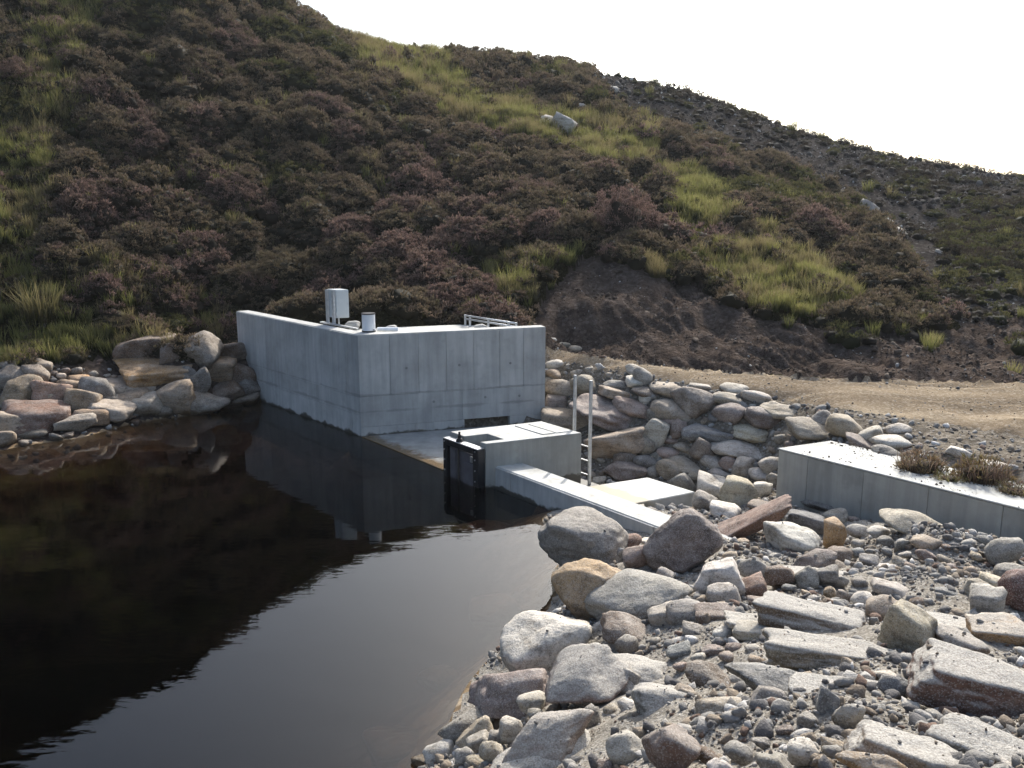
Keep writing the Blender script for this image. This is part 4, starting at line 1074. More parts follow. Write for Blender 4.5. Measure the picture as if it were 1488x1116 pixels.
 ('F2', 638, 82, 96, 52, 0, 'pale', 'r', 0, None, None), ('F2', 735, 148, 96, 60, 10, 'grey', 'r', .1, None, None), ('F2', 815, 150, 84, 48, 0, 'white', 'r', 0, None, None), ('F2', 845, 185, 70, 44, 10, 'grey', 'r', 0, None, None), ('F2', 915, 350, 60, 40, 0, 'grey', 'a', .1, None, None), ('F2', 1095, 400, 90, 46, 4, 'blue', 'a', .1, None, None), ('F2', 1205, 385, 70, 80, 20, 'buff', 'a', .1, None, None), ('F2', 330, 1010, 70, 34, 0, 'grey', 'r', .1, None, None), ('F2', 240, 1050, 110, 80, 20, 'grey', 'r', .5, None, None), ('F2', 820, 50, 110, 60, 10, 'brown', 'a', 0, 'shaded brown stone leaning on the foot of the wing wall', None),
 ('F2', 610, 40, 200, 70, 6, 'dark', 'r', .3, 'dark mound of earth-covered stone against the wing wall', None), ('F2', 870, 830, 60, 40, 0, 'grey', 'a', 0, None, None), ('F2', 790, 1100, 260, 90, 0, 'ochre', 'r', .5, 'ochre boulder top cut by the bottom edge', None), ('F2', 90, 900, 60, 90, 0, 'pale', 'a', .1, None, None), ('F2', 20, 830, 90, 90, 20, 'buff', 'a', .1, None, None),
 # far left shore
 ('L', 800, 105, 270, 135, -4, 'brown', 's', 0, 'dark brown block on top of the left shore pile', 'dark brown block'),
 ('L', 840, 215, 335, 130, 4, 'gold', 's', 0, 'golden sunlit slab in the left shore pile', 'golden slab'),
 ('L', 1070, 110, 205, 175, 10, 'grey', 'r', 0, 'large grey boulder on top of the left shore pile near the chamber', 'large grey shore boulder'),
 ('L', 1255, 118, 225, 90, 2, 'brown', 's', 0, 'dark flat slab against the end of the chamber wall', 'dark flat slab'),
 ('L', 1155, 212, 185, 125, 10, 'tan', 'a', 0, 'brown wedge-shaped stone below the large grey shore boulder', None), ('L', 1292, 232, 135, 105, 0, 'brown', 'a', 0, 'shaded brown stone below the dark flat slab by the chamber', None), ('L', 1010, 245, 84, 84, 0, 'blue', 'r', 0, 'shaded blue-grey stone right of the golden slab', None),
 ('L', 1080, 292, 130, 105, -35, 'blue', 's', 0, 'shaded tilted stone left of the chamber, under the brown wedge', None), ('L', 1205, 335, 185, 115, 8, 'brown', 'r', 0, 'shaded rounded brown stone near the chamber wall', None), ('L', 1120, 395, 185, 115, 4, 'grey', 'r', 0, 'grey boulder at the water in the shade of the chamber', 'shaded grey boulder'),
 ('L', 955, 372, 152, 165, 0, 'buff', 'a', 0, 'upright buff boulder at the water under the golden slab', 'upright buff boulder'), ('L', 1330, 380, 132, 62, -12, 'grey', 's', 0, 'thin stone tip in the water beside the chamber wall', None), ('L', 1345, 305, 135, 85, 0, 'dark', 'r', 0, 'dark stone tight against the chamber wall', None),
 ('L', 712, 315, 275, 85, 5, 'pale', 's', 0, 'long pale-topped stone below the golden slab', 'long pale-topped stone'), ('L', 708, 382, 175, 92, -14, 'buff', 'r', 0, 'oval buff stone under the long pale-topped stone', 'oval buff stone'), ('L', 790, 418, 180, 115, -20, 'pale', 'r', 0, 'pale sunlit boulder at the water left of the upright buff boulder', None), ('L', 605, 448, 205, 110, 14, 'white', 'a', 0, 'whitish pointed stone at the water on the left shore', 'whitish pointed stone'),
 ('L', 528, 332, 160, 125, 10, 'blue', 'a', 0, 'blue-grey angular block in the left shore pile', 'blue-grey shore block'), ('L', 445, 388, 165, 115, 12, 'buff', 'a', 0, 'buff triangular stone in front of the blue-grey shore block', 'buff triangular stone'), ('L', 292, 340, 182, 112, 10, 'pink', 'r', 0, 'pinkish rounded boulder in the left shore pile', 'pinkish shore boulder'), ('L', 380, 308, 112, 66, 10, 'tan', 'r', 0, None, None),
 ('L', 240, 380, 76, 66, 0, 'white', 'r', 0, 'small round white stone below the pinkish shore boulder', None), ('L', 112, 342, 185, 145, -8, 'buff', 'r', 0, 'big buff boulder near the left edge above the layered red block', 'big buff boulder'), ('L', 60, 258, 155, 105, 14, 'grey', 'a', 0, 'greenish grey stone at the left edge above the big buff boulder', None), ('L', 190, 238, 112, 92, 0, 'grey', 'a', 0, None, None), ('L', 236, 196, 84, 60, 20, 'pale', 'r', 0, 'pale stone on top of the left shore pile by the grass', None),
 ('L', 188, 482, 275, 130, 5, 'red', 's', 0, 'layered reddish block at the water near the left edge', 'layered red block'), ('L', 405, 503, 172, 84, -4, 'pale', 'r', 0, 'smooth pale stone at the water right of the layered red block', None), ('L', 492, 475, 145, 92, 14, 'tan', 'a', 0, 'tan stone at the water under the buff triangular stone', None), ('L', 50, 510, 160, 110, 20, 'pale', 'a', 0, 'pale grey stone at the left edge by the water', None), ('L', 180, 557, 125, 50, 5, 'grey', 'r', 0, 'low wet grey stone in front of the layered red block', None), ('L', 22, 592, 95, 75, 0, 'buff', 'r', 0, None, None),
 ('L', 92, 200, 74, 52, 10, 'pale', 'r', 0, None, None), ('L', 22, 192, 76, 44, 0, 'grey', 'r', 0, None, None), ('L', 432, 276, 84, 52, 0, 'ochre', 'a', 0, None, None), ('L', 692, 462, 62, 32, 10, 'tan', 'a', 0, None, None), ('L', 935, 120, 110, 90, 0, 'brown', 'a', 0, None, None), ('L', 880, 440, 80, 60, 0, 'grey', 'r', 0, None, None), ('L', 330, 440, 110, 50, 5, 'grey', 'r', 0, None, None), ('L', 600, 380, 90, 60, 10, 'grey', 'r', 0, None, None), ('L', 1250, 425, 100, 50, 0, 'dark', 'r', 0, None, None), ('L', 1010, 330, 90, 70, 0, 'dark', 'r', 0, None, None),
 # riprap
 ('R', 110, 210, 112, 74, 20, 'white', 'a', .1, 'white stone topmost beside the right end of the chamber', 'topmost white stone'), ('R', 125, 268, 140, 62, 6, 'tan', 'r', .1, 'tan stone under the topmost white stone by the chamber', None), ('R', 160, 352, 215, 110, 14, 'buff', 'r', .1, 'buff boulder beside the chamber, left of the ladder top', 'buff chamber-side boulder'), ('R', 78, 305, 84, 52, 0, 'pale', 'r', .1, None, None), ('R', 300, 342, 195, 130, 28, 'buff', 'r', .1, 'buff-grey boulder behind the two ladder tops', 'ladder-top boulder'),
 ('R', 110, 442, 135, 110, 0, 'pink', 'a', .1, 'pitted pinkish square stone right beside the chamber wall', None), ('R', 195, 545, 325, 130, 6, 'tan', 's', .1, 'flat tan slab behind the ladder, above the gate block', 'flat tan slab'), ('R', 420, 512, 435, 195, 18, 'mauve', 'r', .15, 'longest boulder of the riprap, mauve-grey and tilted down to the right', 'longest mauve boulder'), ('R', 478, 690, 335, 175, -12, 'tan', 'a', .1, 'tan wedge-shaped boulder just right of the ladder', 'tan wedge boulder'), ('R', 645, 692, 140, 118, 24, 'buff', 'r', .1, 'brown-buff stone against the right side of the tan wedge boulder', None),
 ('R', 500, 388, 245, 80, 11, 'tan', 's', .1, 'flat tan stone above the longest mauve boulder', 'flat tan stone'), ('R', 575, 472, 235, 110, 14, 'pink', 'r', .1, 'pinkish stone tucked behind the longest mauve boulder', None), ('R', 700, 508, 80, 80, 0, 'grey', 'r', 0, None, None), ('R', 480, 326, 155, 62, 5, 'grey', 'r', .1, None, None), ('R', 602, 318, 135, 72, 12, 'white', 'r', 0, 'whitish stone high in the riprap above the flat tan stone', None), ('R', 670, 382, 190, 76, 10, 'brown', 'r', .2, None, None), ('R', 657, 416, 82, 70, 0, 'white', 'a', 0, 'round whitish pitted stone right of the flat tan stone', None),
 ('R', 815, 490, 250, 125, 18, 'tan', 'r', .2, 'tan boulder in the middle of the riprap, tilted down right', 'middle tan boulder'), ('R', 775, 355, 190, 90, 12, 'buff', 'r', .2, None, None), ('R', 945, 432, 275, 168, 8, 'brown', 'r', .3, 'big brown boulder with a gritty top in the middle of the riprap', 'big brown boulder'), ('R', 1160, 510, 195, 140, 0, 'mauve', 'r', .2, 'blocky mauve boulder right of the big brown boulder', 'blocky mauve boulder'), ('R', 1150, 412, 180, 80, 4, 'buff', 'r', .3, None, None), ('R', 790, 556, 120, 92, 0, 'pink', 'r', .1, None, None), ('R', 850, 603, 92, 122, 20, 'mauve', 'r', .1, 'upright reddish-brown stone below the middle tan boulder', 'upright reddish stone'),
 ('R', 697, 618, 155, 175, 25, 'pale', 'a', 0, 'shiny pale grey stone right of the longest mauve boulder', 'shiny pale stone'), ('R', 1030, 615, 290, 110, 4, 'blue', 'r', .1, 'blue-grey wide stone below the big brown boulder', 'wide blue-grey stone'), ('R', 1322, 620, 265, 100, 4, 'cream', 'r', .05, 'smooth cream cigar-shaped boulder in the riprap', 'cigar-shaped boulder'), ('R', 1375, 528, 265, 140, 12, 'mauve', 'r', .3, 'mauve boulder above the cigar-shaped boulder', None), ('R', 1445, 480, 190, 100, 4, 'buff', 'r', .2, None, None), ('R', 1190, 350, 165, 52, 3, 'pale', 'r', .1, None, None), ('R', 980, 338, 135, 42, 2, 'pale', 's', .1, None, None), ('R', 640, 282, 135, 90, 38, 'grey', 'r', 0, None, None), ('R', 1322, 396, 165, 70, 12, 'pale', 'r', .1, None, None),
 ('R', 1250, 715, 385, 125, 5, 'pale', 'r', .1, 'long pale-topped grey boulder left of the wing wall end', 'long pale boulder'), ('R', 790, 746, 132, 70, 4, 'pink', 'r', .1, None, None), ('R', 892, 706, 135, 62, 6, 'buff', 'r', .1, None, None), ('R', 1012, 730, 155, 122, 30, 'brown', 'a', .1, 'brown angular stone left of the long pale boulder', None), ('R', 720, 762, 74, 62, 0, 'grey', 'r', 0, None, None), ('R', 900, 820, 265, 108, 8, 'buff', 'r', .1, 'elongated buff boulder behind the apron slab', 'elongated buff boulder'), ('R', 660, 796, 152, 84, 10, 'dark', 'r', 0, 'dark stone below the tan wedge boulder', None), ('R', 530, 842, 245, 112, 8, 'mauve', 'a', .1, 'mauve stone low behind the apron, under the tan wedge boulder', None), ('R', 545, 775, 160, 92, 10, 'brown', 'r', 0, None, None),
 ('R', 800, 845, 165, 120, 38, 'buff', 'r', .1, 'tilted grey-buff stone touching the back of the apron slab', None), ('R', 885, 925, 155, 110, 38, 'grey', 'a', .1, 'grey tilted stone at the right back corner of the apron slab', None), ('R', 1060, 792, 155, 84, 6, 'pale', 'r', .1, None, None), ('R', 1150, 800, 112, 92, 10, 'pink', 'r', .1, None, None), ('R', 1240, 825, 125, 122, 0, 'pale', 'a', .1, 'pale tan stone under the long pale boulder', None), ('R', 1100, 866, 145, 74, 8, 'pale', 'r', .1, None, None), ('R', 1050, 955, 185, 145, 15, 'white', 'a', 0, 'white faceted boulder right of the apron slab', 'white faceted boulder'), ('R', 1208, 980, 205, 180, 10, 'cream', 'a', .05, 'cream block beside the white faceted boulder', 'cream block'), ('R', 1340, 872, 125, 84, 0, 'white', 'r', 0, None, None), ('R', 1350, 962, 112, 92, 0, 'white', 'a', 0, None, None), ('R', 1400, 812, 135, 112, 8, 'pale', 'r', .1, 'pale boulder half hidden behind the end of the wing wall', None), ('R', 1420, 912, 84, 100, 0, 'grey', 'r', 0, None, None), ('R', 812, 660, 84, 36, 0, 'pink', 's', 0, None, None), ('R', 700, 850, 94, 62, 0, 'grey', 'a', 0, None, None), ('R', 1022, 1040, 155, 100, 20, 'grey', 'a', 0, 'grey stone in front of the white faceted boulder', None), ('R', 1135, 1082, 185, 80, 10, 'white', 'a', 0, 'pale wet-looking stone at the channel bottom', None), ('R', 1350, 1062, 155, 72, 5, 'brown', 'r', .1, None, None), ('R', 1460, 655, 66, 62, 0, 'grey', 'a', 0, None, None), ('R', 940, 888, 84, 64, 0, 'buff', 'r', 0, None, None), ('R', 760, 645, 60, 50, 0, 'grey', 'r', 0, None, None),
 ('T', 840, 436, 155, 72, 6, 'buff', 'r', .2, 'buff boulder directly above the end of the wing wall', 'buff boulder above the wing wall'), ('T', 945, 424, 112, 70, 20, 'buff', 'r', .2, 'tan boulder behind the wing wall, next to the larger buff one', None), ('T', 762, 374, 160, 50, 5, 'buff', 'r', .2, None, None), ('T', 880, 394, 74, 48, 0, 'grey', 'r', .1, None, None), ('T', 1080, 466, 112, 46, 4, 'white', 'r', 0, 'whitish boulder behind the wing wall near the russet plants', 'whitish boulder by the plants'), ('T', 992, 476, 105, 38, 24, 'mauve', 's', .1, 'long mauve stone lying across the back of the wing wall', None), ('T', 1068, 502, 84, 42, 10, 'grey', 'r', 0, None, None), ('T', 1102, 430, 74, 40, 6, 'pale', 'r', 0, None, None), ('T', 1020, 448, 66, 44, -20, 'pale', 'a', 0, None, None), ('T', 1290, 500, 70, 30, 10, 'white', 'a', 0, None, None), ('T', 1400, 540, 90, 36, 8, 'white', 'r', 0, None, None), ('T', 1360, 548, 60, 34, 0, 'pale', 'r', 0, None, None),
 ('T', 300, 250, 60, 34, 20, 'pale', 'r', 0, None, None), ('T', 55, 185, 50, 20, 0, 'white', 'a', 0, None, None), ('T', 85, 172, 44, 18, 8, 'buff', 'r', 0, None, None), ('T', 120, 182, 46, 20, 0, 'buff', 'r', 0, None, None), ('T', 40, 160, 40, 30, 0, 'white', 'a', 0, None, None),
]
for zt, cx, cyy_, w, h, rot, col, kd, gr, lab, sh in TABLE:
    ox, oy, sc_ = ZT[zt]
    px, py = ox + cx / sc_, oy + cyy_ / sc_
    grp = G_L if zt == 'L' else G_R if zt in 'RT' else G_N
    k_ = 1.32 if zt == 'L' else 1.14 if zt in ('F1', 'F2') else 1.12
    if zt in 'RT' and kd == 'r': kd = 'o'
    if zt == 'L' and kd == 'r' and (int(cx) // 7) % 2: kd = 'a'
    add_rock(px, py, k_ * w / sc_, k_ * h / sc_, rot, col, kd, gr, lab, sh, grp, wet=1.0 if (zt == 'L' or (zt == 'F1' and cx < 760)) else 0.0)
# half-buried slabs and boulders crusted with pale grit
for px, py, w, h, rot, col, kd, lab, sh in [
    (905, 968, 165, 80, -8, 'pink', 'r', 'grit-crusted hump of rock left of the brown rounded cobble', 'grit-crusted hump'),
    (795, 1078, 190, 100, -14, 'buff', 'r', 'grit-crusted pale boulder at the bottom edge above the shore cobbles', 'bottom grit boulder'),
    (985, 1010, 150, 84, 6, 'grey', 'r', 'gritty grey hump left of the buff oval cobble', None),
    (1120, 905, 150, 50, 3, 'cream', 's', 'pale gritty ledge above the long blue-grey boulder', None),
    (1235, 1000, 190, 66, 5, 'buff', 's', 'flat gritty ledge near the bottom edge right of the upright grey block', None),
    (1330, 1085, 230, 90, 4, 'tan', 's', 'gritty tan ledge at the bottom edge towards the right corner', None),
    (1440, 1075, 180, 80, 8, 'grey', 's', 'gritty grey slab in the bottom right corner', None),
    (1390, 905, 150, 60, 6, 'buff', 's', 'gritty buff ledge left of the maroon boulder', None),
    (1180, 830, 120, 44, -4, 'grey', 's', 'gritty grey ledge right of the long mauve cobble', None)]:
    add_rock(px, py, w * .95, h * .95, rot, col, kd, 1.0, lab, sh, G_N, 0.0, sink=.42)
# stones lying under water
for px, py, w, h, col, lab in [(722, 892, 84, 56, 'tan', 'brown boulder seen under water near the ochre-topped boulder'), (585, 1085, 120, 70, 'tan', 'brown boulder seen under water near the bottom edge'), (700, 770, 90, 30, 'ochre', 'orange-brown stone under water in front of the weir'),
                               (640, 985, 70, 36, 'blue', 'dark stone under water off the speckled granite boulder'), (770, 868, 50, 26, 'pale', 'pale stone under water beside the ochre-topped boulder'), (690, 1010, 60, 30, 'grey', 'grey stone under water beside the reddish shore boulder')]:
    g = PZ(px, py, 0); g = np.array([g[0], g[1], -.3])
    o = add_rock(px, py, w, h, 0, col, 'r', 0, lab, None, 'stones under the pool water', 1.0, under=PZ(px, py, -.28))
    top = max((o.matrix_basis @ v.co).z for v in o.data.vertices)
    o.location.z -= max(0, top + .05)
# fill between with the smaller stones one can still pick out
FILL = [(G_N, [(830, 735), (1000, 745), (1120, 735), (1300, 760), (1488, 790), (1488, 1116), (640, 1116), (700, 1040), (850, 930), (870, 800)], 90, (20, 50)),
        (G_R, [(800, 520), (900, 548), (1000, 568), (1130, 592), (1260, 635), (1130, 650), (1125, 735), (1020, 735), (1010, 705), (940, 690), (870, 700), (862, 640), (795, 600)], 74, (12, 30)),
        (G_L, [(0, 530), (60, 535), (180, 545), (340, 500), (375, 580), (250, 605), (100, 635), (0, 650)], 24, (12, 26))]
fr_ = random.Random(77)
for grp, poly, count, (lo, hi_) in FILL:
    xs = [p_[0] for p_ in poly]; ys = [p_[1] for p_ in poly]
    made = tries = 0
    while made < count and tries < 5000:
        tries += 1
        px, py = fr_.uniform(min(xs), max(xs)), fr_.uniform(min(ys), max(ys))
        if not inpoly(np.array([px]), np.array([py]), poly)[0]: continue
        near_f = (.55 + .75 * (py - 740) / 370) if grp == G_N else .75 + .5 * (py - 520) / 200
        w = fr_.triangular(lo, hi_, lo + 3) * max(near_f, .5); h = w * fr_.uniform(.5, .85)
        if any(((px - r['px']) / (.45 * (r['w'] + w))) ** 2 + ((py - r['py']) / (.45 * (r['h'] + h))) ** 2 < 1 for r in ROCKS): continue
        col = fr_.choices(['grey', 'pale', 'buff', 'white', 'brown', 'blue', 'tan', 'mauve', 'pink'], [6, 6, 4, 2, 3, 3, 3, 2, 2])[0]
        add_rock(px, py, w, h, fr_.uniform(-25, 25), col, fr_.choice('raa'), fr_.uniform(0, .3), None, None, grp, 1.0 if grp == G_L else 0.0)
        made += 1
# say which one each unnamed stone is: by its look and its nearest landmark
LM = [r for r in ROCKS if r['short']]
taken = {r['label'] for r in ROCKS if r['label']}
def side(r, l):
    dx, dy = r['px'] - l['px'], r['py'] - l['py']
    a_ = 'left' if dx < 0 else 'right'
    v_ = 'above' if dy < 0 else 'below'
    if abs(dx) > 2.2 * abs(dy): return '%s of' % a_
    if abs(dy) > 2.2 * abs(dx): return v_
    return '%s and %s of' % (v_, a_)
for r in ROCKS:
    if r['label']: continue
    c_ = sorted((l for l in LM if l['group'] == r['group']), key=lambda l: ((l['px'] - r['px']) ** 2 + (l['py'] - r['py']) ** 2))
    size = 'little' if r['w'] < 16 else 'small' if r['w'] < 28 else 'middling' if r['w'] < 50 else 'sizeable'
    nm = 'boulder' if r['w'] > 60 else 'stone'
    for l in [l for l in c_[:9] if len(l['short'].split()) < 5]:
        far_ = math.hypot(l['px'] - r['px'], l['py'] - r['py']) > .9 * (l['w'] + r['w'])
        t_ = '%s %s %s %s %s the %s' % (size, WORD[r['col']], SHAPE[r['kind']], nm, ('' if far_ else 'just ') + side(r, l), l['short'])
        if t_ not in taken: break
    r['label'] = t_; taken.add(t_); r['o']['label'] = t_

# ------------------------------------------------------------------ cover that nobody could count: one object each, scattered over the ground
def scatter(name, protos, P, rot, scl, idx, label=None):
    col = bpy.data.collections.new(name + '_kinds')
    for i, (msh, mt) in enumerate(protos):
        if not msh.materials: msh.materials.append(mt)
        col.objects.link(bpy.data.objects.new('%s_kind_%02d' % (name, i), msh))
    m = bpy.data.meshes.new(name); m.vertices.add(len(P)); m.vertices.foreach_set('co', np.asarray(P, np.float32).ravel())
    for nm, tp, arr in (('rot', 'FLOAT_VECTOR', rot), ('scl', 'FLOAT_VECTOR', scl)):
        a = m.attributes.new(nm, tp, 'POINT'); a.data.foreach_set('vector', np.asarray(arr, np.float32).ravel())
    a = m.attributes.new('idx', 'INT', 'POINT'); a.data.foreach_set('value', np.asarray(idx, np.int32))
    o = link(name, m); tag(o, label, kind='stuff')
    ng = bpy.data.node_groups.new(name, 'GeometryNodeTree')
    ng.interface.new_socket('Geometry', in_out='INPUT', socket_type='NodeSocketGeometry')
    ng.interface.new_socket('Geometry', in_out='OUTPUT', socket_type='NodeSocketGeometry')
    n = ng.nodes; L = ng.links.new
    gi, go = n.new('NodeGroupInput'), n.new('NodeGroupOutput')
    iop, ci = n.new('GeometryNodeInstanceOnPoints'), n.new('GeometryNodeCollectionInfo')
    ci.inputs[0].default_value = col; ci.inputs[1].default_value = True; ci.inputs[2].default_value = True
    iop.inputs['Pick Instance'].default_value = True
    def na(nm, tp):
        q_ = n.new('GeometryNodeInputNamedAttribute'); q_.data_type = tp; q_.inputs[0].default_value = nm; return q_.outputs[0]
    L(gi.outputs[0], iop.inputs['Points']); L(ci.outputs[0], iop.inputs['Instance'])
    L(na('rot', 'FLOAT_VECTOR'), iop.inputs['Rotation']); L(na('scl', 'FLOAT_VECTOR'), iop.inputs['Scale']); L(na('idx', 'INT'), iop.inputs['Instance Index'])
    L(iop.outputs[0], go.inputs[0])
    md = o.modifiers.new('scatter', 'NODES'); md.node_group = ng
    return o
def attr_mesh(name, V, Fc, tip, vary):
    m = mesh_np(name, V, Fc)
    for nm, arr in (('tip', tip), ('vary', vary)):
        a = m.attributes.new(nm, 'FLOAT', 'POINT'); a.data.foreach_set('value', np.asarray(arr, np.float32))
    return m
def heather_mesh(seed, R=.36, puffs=20, sprigs=16, H=.8, L=(.05, .11), wd=.011):
    rng = np.random.default_rng(seed)
    V, Fc, T, Y = [], [], [], []
    D, IF = ico(2)
    core = D * np.array([R * .66, R * .66, R * H * .62]) * (1 + .15 * rng.normal(size=(len(D), 1)))
    V += core.tolist(); Fc += IF.tolist(); T += [0.05] * len(core); Y += [0] * len(core)
    for _ in range(puffs):
        a, e = rng.uniform(0, 2 * math.pi), math.asin(rng.uniform(-.05, 1))
        c = np.array([math.cos(a) * math.cos(e), math.sin(a) * math.cos(e), math.sin(e) * H]) * R * rng.uniform(.6, .95)
        pr = min(R, .55) * rng.uniform(.16, .30); vy = rng.uniform()
        for _ in range(sprigs):
            d = rng.normal(size=3); d[2] = abs(d[2]) * .9 + .3; d += c / R * .9; d /= np.linalg.norm(d)
            b = c + d * pr * rng.uniform(.1, .75); l = rng.uniform(*L); t_ = b + d * l
            s = np.cross(d, rng.normal(size=3)); s /= np.linalg.norm(s) + 1e-6; s *= wd * rng.uniform(.7, 1.5)
            k = len(V); mid = b + d * l * .55
            V += [b.tolist(), (mid + s).tolist(), t_.tolist(), (mid - s).tolist()]
            Fc += [[k, k + 1, k + 2], [k, k + 2, k + 3]]; T += [.15, .7, 1.0, .7]; Y += [vy] * 4
    return attr_mesh('heather', V, Fc, T, Y)
def grass_mesh(seed, blades=70, R=.13, Hh=(.18, .42), wd=.006, lean=.5):
    rng = np.random.default_rng(seed)
    V, Fc, T, Y = [], [], [], []
    for _ in range(blades):
        a, r = rng.uniform(0, 2 * math.pi), R * math.sqrt(rng.uniform())
        b = np.array([math.cos(a) * r, math.sin(a) * r, -.03]); h = rng.uniform(*Hh)
        a2 = a + rng.normal() * .9; ln = rng.uniform(.1, 1) * lean
        out = np.array([math.cos(a2), math.sin(a2), 0]); s = np.array([-out[1], out[0], 0]); 
        s = (s * math.cos(1) + out * rng.normal() * .5); s = s / np.linalg.norm(s) * wd * rng.uniform(.7, 1.4)
        m1 = b + np.array([0, 0, h * .5]) + out * h * ln * .22; t_ = b + np.array([0, 0, h * (1 - .25 * ln)]) + out * h * ln * .8
        k = len(V)
        V += [(b - s).tolist(), (b + s).tolist(), (m1 + s * .8).tolist(), (m1 - s * .8).tolist(), t_.tolist()]
        Fc += [[k, k + 1, k + 2], [k, k + 2, k + 3], [k + 3, k + 2, k + 4]]
        T += [0.1, .1, .6, .6, 1.0]; Y += [rng.uniform()] * 5
    return attr_mesh('grass', V, Fc, T, Y)
def stone_kinds(n, seed, k=1, kinds='ra'):
    out = []
    for i in range(n):
        Vx, Fc = rock_shape(seed + i * 31, kinds[i % len(kinds)], k)
    out.append(mesh_np('stone_kind', Vx * .5 * np.array([1, .8, .62]), Fc, i % 3 == 0))
    return out
SR = np.random.default_rng(2024)
def slope_rot(x, y, amount):
    e = .25
    gx_ = (base_z(x + e, y) - base_z(x - e, y)) / (2 * e); gy_ = (base_z(x, y + e) - base_z(x, y - e)) / (2 * e)
    return np.arctan(gy_) * amount, -np.arctan(gx_) * amount
def surf(x, y):
    z = ground_z(x, y); return pit(x, y, z)
def in_works(x, y):
    """under the chamber and other concrete"""
    p_ = [tuple(at(C0, D_LEFT, LEN_LEFT + .1, N_LEFT, -.25)), tuple(at(C0, D_FRONT, -.3, N_FRONT, -.3)), tuple(at(C0, D_FRONT, LEN_FRONT + .2, N_FRONT, -.3)), tuple(at(C0, D_FRONT, LEN_FRONT + .2, N_FRONT, .3) + D_LEFT[:2] * 2.6), tuple(at(C0, D_LEFT, 3.0, N_LEFT, 1.4)), tuple(at(C0, D_LEFT, LEN_LEFT + .1, N_LEFT, .55))]
    r = inpoly(x, y, p_)
    r |= inpoly(x, y, [tuple(at(r0, D_RW, -.1, N_RW, -.05)), tuple(at(r0, D_RW, RLEN, N_RW, -.05)), tuple(at(r0, D_RW, RLEN, N_RW, RTH + .02)), tuple(at(r0, D_RW, RT0, N_RW, RTH + .02))])
    r |= inpoly(x, y, [tuple(dl(-1.2, -.2)), tuple(dl(3.6, -.05)), tuple(dl(3.6, .75)), blk(1.05, 1.1), blk(-.1, 1.1)])
    r |= inpoly(x, y, [tuple(q_[:2]) for q_ in ap])
    return r
def hill_points(n, x0=-30, x1=37, y0=15, y1=54):
    x = SR.uniform(x0, x1, n); y = SR.uniform(y0, y1, n)
    z = surf(x, y); px, py = project(x, y, z)
    ok = (px > -160) & (px < 1650) & (py > -130) & (py < 640)
    return x[ok], y[ok], z[ok], px[ok], py[ok]
HK = [(heather_mesh(100 + i), M['heather']) for i in range(6)] + [(heather_mesh(200 + i, puffs=22), M['heather_pink']) for i in range(3)] + [(heather_mesh(300 + i, puffs=16), M['heather_green']) for i in range(3)] + [(heather_mesh(340 + i, puffs=16), M['heather_dark']) for i in range(3)]
x, y, z, px, py = hill_points(62000)
g, sc_, so = masks(px, py)
zn = zones(x, y, z)
clump = fbm(x / 2.2, y / 2.2, 71, 3); fine = fbm(x / .7, y / .7, 75, 2)
f1, own = mounds(x, y, 1.5, 201)
prob = np.clip((.66 - f1) * 5 + .5 * clump, .42, .85) * (1 - np.clip(g * 1.02, 0, 1)) * (zn == 0)
low = (y < 19.6) & (px < 340)
prob = np.where(low, prob * .6, prob)
dens = np.where(y < 27, 1.0, np.where(y < 36, .72, .5))
screeveg = (zn == 1) * (np.clip(fbm(x / 3.0, y / 3.0, 81, 3) * 4.0 - .25, 0, 1) * .25 + .03 + .14 * ((px > 1370) & (py > 295) & (py < 435)) + .012)
soilveg = (zn == 2) * np.clip(smooth(1060, 1240, px) * .25 * (py < 515) * (fbm(x / 1.5, y / 1.5, 85, 2) + .2), 0, .3)
keep = (SR.uniform(size=x.shape) < np.maximum(np.maximum(prob * dens, screeveg * .8), soilveg)) & ~in_works(x, y) & ~((z < 1.05) & (y < 24) & (px < 400)) & ~((z < .75) & (y < 24)) & (zn != 3) & (zn < 5) & ((y > 17.2)) & ~((px > 800) & (py > 520))
x, y, z, px, py, clump, g, zn, fine, f1, own = (a[keep] for a in (x, y, z, px, py, clump, g, zn, fine, f1, own))
n = len(x)
rx, ry = slope_rot(x, y, .45)
s = np.clip(.95 + .6 * clump + SR.normal(size=n) * .16, .5, 1.7) * np.where(y < 27, 1, np.where(y < 36, 1.15, 1.35)) * np.where(zn == 1, .62, 1)
s = s * np.where((px > 1370) & (py > 295) & (py < 435) & (zn == 1), 1.5, 1)
tint = .7 * fbm(x / 3.5, y / 3.5, 91, 3) + (own - .5) * .42 + SR.normal(size=n) * .05
pinkish = ((px > 800) & (px < 990) & (py > 220) & (py < 380)) | ((px > 1040) & (px < 1120) & (py > 290) & (py < 370)) | ((px > 600) & (px < 850) & (py > 230)) | ((py > 260) & (px < 620))
tint = tint + np.where(pinkish, .10, -.05)
idx = np.where(tint > .17, 6 + SR.integers(0, 3, n), np.where(tint < -.23, 9 + SR.integers(0, 3, n), SR.integers(0, 6, n)))
idx = np.where((zn == 1) | (zn == 2), np.where((SR.uniform(size=n) < .3) | ((px > 1370) & (py > 295) & (SR.uniform(size=n) < .35)), 9 + SR.integers(0, 3, n), 12 + SR.integers(0, 3, n)), idx)
scatter('heather_cover', HK, np.stack([x, y, z + .02], 1), np.stack([rx, ry, SR.uniform(0, 6.28, n)], 1), np.stack([s, s, s * SR.uniform(.8, 1.25, n)], 1), idx, 'dense brown and mauve heather blanketing the hillside')
print('heather', n)
